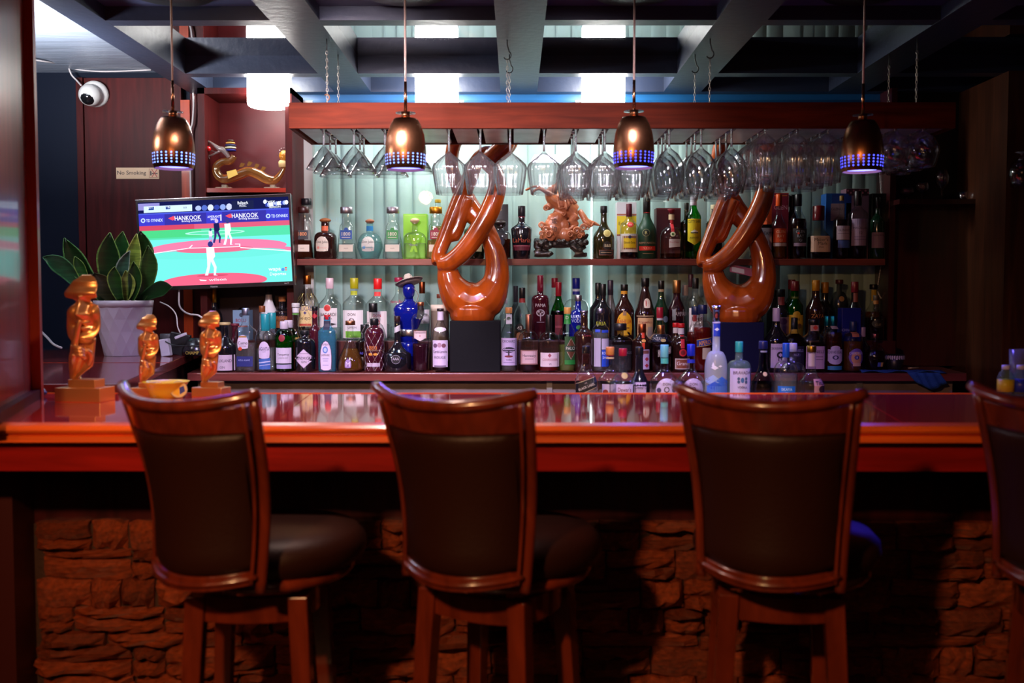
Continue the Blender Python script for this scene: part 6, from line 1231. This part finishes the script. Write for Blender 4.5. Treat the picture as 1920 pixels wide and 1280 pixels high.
# ================================================================ SMALL THINGS ON THE COUNTERS
c_ = onz(312, 744, BZ); yb = thing('yellow_bowl', 'shallow yellow bowl on the bar between the small golden faces', 'bowl', (c_.x, c_.y, BZ))
MB().lathe([(0, 0), (.05, 0), (.055, .02), (.072, .052), (.076, .052), (.070, .048), (.05, .012), (0, .01)], 32).build('bowl', pbr('bowl_yellow', (.72, .58, .03), .35), yb)
c_ = onz(334, 744, BZ-.0); bs_ = tag(MB().lathe([(0, 0), (.026, 0), (.028, .003), (.028, .006), (0, .006)], 24).build('bottle_coaster', pbr('coaster', (.4, .36, .3), .5), None, origin=(0, 0, 0)), 'round blue and yellow beer coaster leaning on the yellow bowl', 'coaster'); bs_.location = (c_.x+.012, c_.y-.03, BZ+.027); bs_.rotation_euler = (math.radians(80), 0, math.radians(20))
m = MB(); n = 16
m.add([(.026*math.cos(2*math.pi*i/n), .026*math.sin(2*math.pi*i/n), .0064) for i in range(n)], [tuple(range(n))], 'd8c080'); m.add([(-.018, -.012, .0067), (.0, -.022, .0067), (.006, .004, .0067), (-.006, .020, .0067)], [(0, 1, 2, 3)], 'e0b020'); m.add([(.004, -.016, .0068), (.020, -.006, .0068), (.016, .012, .0068), (.002, .006, .0068)], [(0, 1, 2, 3)], '2a3a8a')
m.build('coaster_print', printed(), bs_)
c_ = onz(92, 737, BZ); wrp = MB(); wrp.ball((c_.x, 3.30, BZ+.016), .016, 10, 6, sc=(2.2, 1.2, 1)); wrp.ball((c_.x+.02, 3.29, BZ+.012), .012, 8, 5, sc=(2, 1.2, 1)); tag(wrp.build('crumpled_wrapper', pbr('wrapper', (.02, .03, .06), .15, bump=1, bscale=60)), 'dark glossy crumpled wrapper at the foot of the partition', 'wrapper')
ck = at(325, 650, 4.95)
tag(MB().lathe([(0, 0), (.04, 0), (.042, .10), (.040, .105), (0, .105)], 20).build('speaker_can', pbr('can_grey', (.06, .06, .065), .4), None, origin=(0, 0, 0)), 'dark round device with pale lid behind the small golden face', 'device').location = (at(316, 640, 5.05).x, 5.05, pz)
ad = thing('power_adapter', 'white power adapter block on the side counter', 'adapter', (at(312, 650, 4.9).x, 4.9, 1.0862)); MB().box(-.02, -.02, 0, .025, .02, .085).build('block', pbr('adapter_white', (.55, .52, .60), .4), ad, bevel=.004); ad.rotation_euler = (0, math.radians(-8), 0)
m = MB(); m.box(-.03, -.01, 0, .03, .01, .014); o = tag(m.build('plug', MATS['adapter_white'], None, origin=(0, 0, 0), bevel=.003), 'small white plug hanging on the cable by the adapter', 'plug'); o.location = (at(340, 625, 4.9).x, 4.9, at(340, 632, 4.9).z); o.rotation_euler = (0, math.radians(-22), 0)
rt = thing('router', 'black router box leaning behind the white adapter', 'router', (at(332, 650, 5.0).x, 5.0, 1.0862)); MB().box(-.05, -.015, 0, .05, .015, .11).build('case', M_BLACK, rt, bevel=.004); rt.rotation_euler = (0, math.radians(12), 0)
cable([(300, 566, 4.98), (318, 575, 4.93), (330, 590, 4.92), (333, 612, 4.9), (338, 624, 4.9)], .003, 'thin white cable arching down to the small plug')
cable([(310, 640, 4.88), (330, 648, 4.86), (365, 648, 4.8), (395, 650, 4.78)], .003, 'thin black cable across the side counter', M_BLACK)
ash = thing('ashtray', 'dark gold lettered ashtray next to the jug gin bottle', 'ashtray', (at(368, 650, 5.0).x, 5.0, 1.0862)); Ra = 26*mpp(5.0); Ha = .085
MB().lathe([(0, 0), (Ra, 0), (Ra*1.02, Ha*.3), (Ra*.62, Ha), (Ra*.55, Ha), (0, Ha*.6)], 28).build('dish', pbr('ash_black', (.012, .010, .012), .2), ash)
m = MB(); v, f = text2d('CHAMP', 0, 0, .016); m.add([(math.sin(a/(Ra*1.02))*(Ra*1.03), -math.cos(a/(Ra*1.02))*(Ra*1.03), b+.014) for a, b in v], f, 'b09a40'); m.build('lettering', printed(), ash)
# bowl, cloth, pen at the dark end of the back bar
Xb = at(1677, 690, 5.06).x; bo = thing('snack_bowl', 'black bowl with white patterned rim at the dark end of the back bar', 'bowl', (Xb, 5.06, 1.0))
MB().lathe([(0, 0), (.03, 0), (.036, .02), (.050, .085), (.046, .085), (0, .03)], 28).build('bowl', M_BLACK, bo); m = MB()
for i in range(28):
    a = 2*math.pi*i/28; r0 = .0505; m.add([(r0*math.cos(a+d), r0*math.sin(a+d), z) for d, z in ((0, .060+(i*7 % 5)*.003), (.16, .060), (.18, .082), (.02, .080))], [(0, 1, 2, 3)])
m.build('rim_pattern', pbr('rim_white', (.5, .45, .5), .4), bo)
m = MB(); v = []; n = 14
for j in range(7):
    for i in range(n+1):
        p = at(1610+150*i/n, 690, 5.0); x = p.x; fall = max(0, (i-9))/5
        y = 4.99-.05*j/6-(.03*fall if j > 3 else 0); z = 1.006+.006*math.sin(i*1.3+j)*(1)
        if y < 4.935: z -= 0
        v.append((x, y, z))
hang = []
for j in range(5):
    for i in range(n+1):
        x = at(1700+60*i/n, 690, 4.93).x; hang.append((x+.01*j, 4.925+.006*math.sin(i*1.7), 1.004-.022*j*(1-abs(i/n-.55)*.9)))
m.add(v, [(j*(n+1)+i, j*(n+1)+i+1, (j+1)*(n+1)+i+1, (j+1)*(n+1)+i) for j in range(6) for i in range(n)], None, True)
m.add(hang, [(j*(n+1)+i, j*(n+1)+i+1, (j+1)*(n+1)+i+1, (j+1)*(n+1)+i) for j in range(4) for i in range(n)], None, True)
o = tag(m.build('cleaning_cloth', pbr('cloth_blue', (.01, .07, .26), .85, bump=.4, bscale=200)), 'blue cleaning cloth draped over the back bar edge', 'cloth'); o.modifiers.new('t', 'SOLIDIFY').thickness = .003
tag(MB().tube([at(1702, 690, 5.1)+Vector((0, 0, .0)), at(1722, 689, 5.1)], .004, 8).build('pen', pbr('pen_gold', (.5, .42, .25), .3, metal=.6)), 'small golden pen lying behind the blue cloth', 'pen')
# water bottles at the east end of the bar
for (px, col, nm, lc) in [(1886, 'c8c8f0', 'small plastic water bottle with white cap and yellow label', 'c8b020'), (1914, 'c8c8f0', 'small plastic water bottle with white cap and blue label', '2838c8')]:
    X = onz(px, 745, BZ).x; Y = 3.30; X = at(px, 700, Y).x; s_ = mpp(Y); H = at(px, 684, Y).z-BZ
    t = thing('water_bottle', nm, 'bottle', (X, Y, BZ)); R = 15*s_
    pr = [(0, 0), (R*.9, 0), (R, .006), (R*.97, H*.35), (R, H*.6), (R*.8, H*.74), (R*.42, H*.86), (R*.42, H*.92), (0, H*.92)]
    MB().lathe(pr, 20).build('bottle_body', GL['aq'], t); MB().lathe([(0, H*.86), (R*.5, H*.86), (R*.5, H), (0, H)], 16).build('cap', capm(col), t)
    MB().lathe([(R*1.01, H*.16), (R*1.01, H*.55)], 20).build('label', pbr('lbl_'+lc, lc, .4), t)
X = at(1912, 700, 3.42).x; tag(MB().lathe([(0, 0), (.03, 0), (.036, .15), (.034, .15), (.028, .004), (0, .004)], 20).build('plastic_cup', thin_glass('cup_plastic', (.6, .6, .7), .5, 1, .2, milk=.15), None, origin=(0, 0, 0)), 'pale plastic cup behind the water bottles', 'cup').location = (X, 3.42, BZ)
# glasses on the dark wall shelf
for i, (px, top, nm) in enumerate([(1765, 318, 'dim wine glass on the dark wall shelf'), (1728, 340, 'dim small glass on the dark wall shelf'), (1700, 352, 'dim low glass near the blind cord on the dark shelf'), (1806, 360, 'steel shaker glinting on the dark wall shelf')]):
    Y = 5.34; X = at(px, 400, Y).x; H = at(px, top, Y).z-1.885
    if i == 3: o = MB().lathe([(0, 0), (.028, 0), (.036, H), (.030, H), (0, H*.9)], 20).build('shaker', ST, None, origin=(0, 0, 0))
    else: o = MB().lathe([(0, 0), (.03, 0), (.005, .008), (.005, H*.35), (.035, H*.55), (.04, H*.75), (.03, H), (.029, H), (.038, H*.75), (.033, H*.56), (0, H*.4)], 18).build('shelf_glass', WG, None, origin=(0, 0, 0))
    o.location = (X, Y, 1.885); tag(o, nm, 'glass')
o = copy_tree(GP['b'], (at(1916, 300, 4.9).x, 4.9, at(1916, 285, 4.9).z), 0, 'lone brandy glass hanging by the brown panel at the picture edge'.replace(' at the picture edge', ''), 'hanging brandy glasses')
# ================================================================ STOOLS
SW = wood('stool_wood', (.16, .022, .007), .45, .24, (9, 9, 2), coat=.7)
LEA = pbr('brown_leather', (.022, .0055, .003), .46, spec=.25, bump=.12, bscale=160)
def stool(label, loc, rz, leg_rz):
    t = thing('bar_stool', label, 'stool', loc, rz, None)
    W0, W1, z0, z1 = .158, .192, .752, 1.150
    def surf(u, v, off=0):     # back surface; u -1..1, v 0..1
        vp = max(v, 0); w_ = W0+(W1-W0)*(vp**1.6); lean = -.055*vp**1.8+.018*math.sin(v*math.pi); bow = .075*(1-u*u)
        z = z0+(z1-z0)*v+ (.014*abs(u)**2 if v > .8 else 0)*((v-.8)/.2 if v > .8 else 0)-.018*(1-u*u)*(1-v)*1.0
        x = u*w_; y = -bow+lean-off
        return Vector((x, y, z))
    nu, nv = 20, 18
    def sheet(u0, u1, v0, v1, th0, th1, name, mat, puff=0):
        m = MB(); v = []; A = []
        for side in (1, -1):
            for j in range(nv+1):
                for i in range(nu+1):
                    a, b = i/nu, j/nv; u = u0+(u1-u0)*a; vv = v0+(v1-v0)*b
                    pf = puff*min(1, 8*a*(1-a)*1.2)**.6*min(1, 8*b*(1-b)*1.2)**.6
                    v.append(surf(u, vv, (th0+pf) if side == 1 else -(th1+pf)))
        f = []; n1 = (nu+1)*(nv+1)
        for j in range(nv):
            for i in range(nu):
                q = (j*(nu+1)+i, j*(nu+1)+i+1, (j+1)*(nu+1)+i+1, (j+1)*(nu+1)+i); f.append(q); f.append(tuple(n1+k for k in reversed(q)))
        rim = [i for i in range(nu+1)]+[(j+1)*(nu+1)-1 for j in range(2, nv+2)]+[nv*(nu+1)+i for i in range(nu-1, -1, -1)]+[j*(nu+1) for j in range(nv-1, 0, -1)]
        for k in range(len(rim)):
            a, b = rim[k], rim[(k+1) % len(rim)]; f.append((b, a, n1+a, n1+b))
        m.add(v, f, None, True); return m.build(name, mat, t)
    sheet(-.93, .93, .855, .985, .011, .013, 'top_board', SW)
    sheet(-.93, .93, .0, .075, .010, .012, 'bottom_board', SW)
    sheet(-.95, .95, .08, .86, .004, .008, 'back_cushion', LEA, .012)
    m = MB(); P = [surf(-1.08+2.16*i/24, 1.0)+Vector((0, -.006, .004+.010*abs(-1.08+2.16*i/24)**3)) for i in range(25)]; m.tube([tuple(p) for p in P], [.0125]+[.014]*23+[.0125], 12, flat=1.15); m.build('top_rail', SW, t)
    m = MB(); P = [surf(-1.0+2.0*i/20, .035, .012) for i in range(21)]; m.tube([tuple(p) for p in P], .0065, 8); m.build('bottom_bead', SW, t)
    for s_ in (-1, 1):
        m = MB(); P = [surf(s_*1.0, -.06+1.07*i/16)+Vector((0, .004, 0)) for i in range(17)]
        m.tube([tuple(p) for p in P], [.0125+.002*math.sin(i/16*math.pi) for i in range(17)], 10, flat=.8, up=(1, 0, 0)); m.build('back_post', SW, t)
        m = MB(); P = [surf(s_*.95, i/16, .012) for i in range(17)]; m.tube([tuple(p) for p in P], .0045, 6); m.build('post_bead', SW, t)
    cy = .235
    m = MB().lathe([(0, .730), (.205, .730), (.222, .742), (.230, .765), (.226, .790), (.205, .812), (.15, .822), (0, .826)], 36); m.v = [(a, b+cy, c) for a, b, c in m.v]; m.build('seat_cushion', LEA, t)
    m = MB().lathe([(0, .700), (.185, .700), (.203, .706), (.208, .718), (.200, .730), (0, .730)], 36); m.v = [(a, b+cy-.015, c) for a, b, c in m.v]; m.build('seat_ring', SW, t)
    m = MB().lathe([(0, .680), (.07, .680), (.07, .700), (0, .700)], 20); m.v = [(a, b+cy-.015, c) for a, b, c in m.v]; m.build('swivel_plate', M_BLACK, t)
    # leg frame, turned on its own
    rot = Matrix.Rotation(leg_rz-rz, 4, 'Z'); ctr = Vector((-.02, cy-.03, 0))
    def pl_(m): m.v = [tuple(rot @ Vector(p)+ctr) for p in m.v]; return m
    a0, a1, e_ = .148, .150, .024
    for sx in (-1, 1):
        for sy in (-1, 1):
            m = MB(); v = []
            for (z, a_, h_) in ((0, a0, .018), (.35, a0-.01, .021), (.68, a0-.027, .023)):
                for (dx, dy) in ((-1, -1), (1, -1), (1, 1), (-1, 1)): v.append((sx*a_+dx*h_, sy*a_+dy*h_, z))
            f = [(0, 3, 2, 1), (8, 9, 10, 11)]+[(k*4+i, k*4+(i+1) % 4, (k+1)*4+(i+1) % 4, (k+1)*4+i) for k in range(2) for i in range(4)]
            m.add(v, f); pl_(m).build('leg', SW, t, bevel=.002)
    for k in range(4):
        m = MB(); P = []; a_ = a0-.026
        for i in range(9):
            u = -1+2*i/8; P.append((u*(a_-.02), -(a_+.012)-.018*(1-u*u)))
        v = [(x, y, .68) for x, y in P]+[(x, y, .620) for x, y in P]+[(x, y+.022, .68) for x, y in P]+[(x, y+.022, .620) for x, y in P]
        f = []
        for i in range(8): f += [(9+i, 10+i, i+1, i), (18+i, 19+i, 28+i, 27+i), (i, i+1, 19+i, 18+i), (27+i, 28+i, 10+i, 9+i)]
        f += [(0, 18, 27, 9), (8, 17, 35, 26)]
        m.add(v, f); r4 = Matrix.Rotation(k*math.pi/2, 4, 'Z'); m.v = [tuple(r4 @ Vector(p)) for p in m.v]; pl_(m).build('apron_rail', SW, t)
        m = MB(); b_2 = (a0+a1)/2; m.box(-b_2, -b_2-.012, .26, b_2, -b_2+.012, .295); m.v = [tuple(r4 @ Vector(p)) for p in m.v]; pl_(m).build('foot_rest', SW, t)
    return t
ANG = -math.radians(27)
ST_ = [(-.712, 2.27, ANG, 0.0, 'brown leather bar stool in front of the small golden faces'), (-.118, 2.27, ANG, math.radians(-27), 'brown leather bar stool below the first wooden sculpture, its four legs splayed apart'), (.585, 2.27, math.radians(-24), math.radians(-8), 'brown leather bar stool in front of the navy cap and frosted bottles'), (1.250, 2.215, -math.radians(45), math.radians(-20), 'brown leather bar stool by the water bottles, cut off by the picture edge'.replace(', cut off by the picture edge', ''))]
for (x, y, rz, lr, nm) in ST_:
    stool(nm, (x, y, 0), rz, lr)
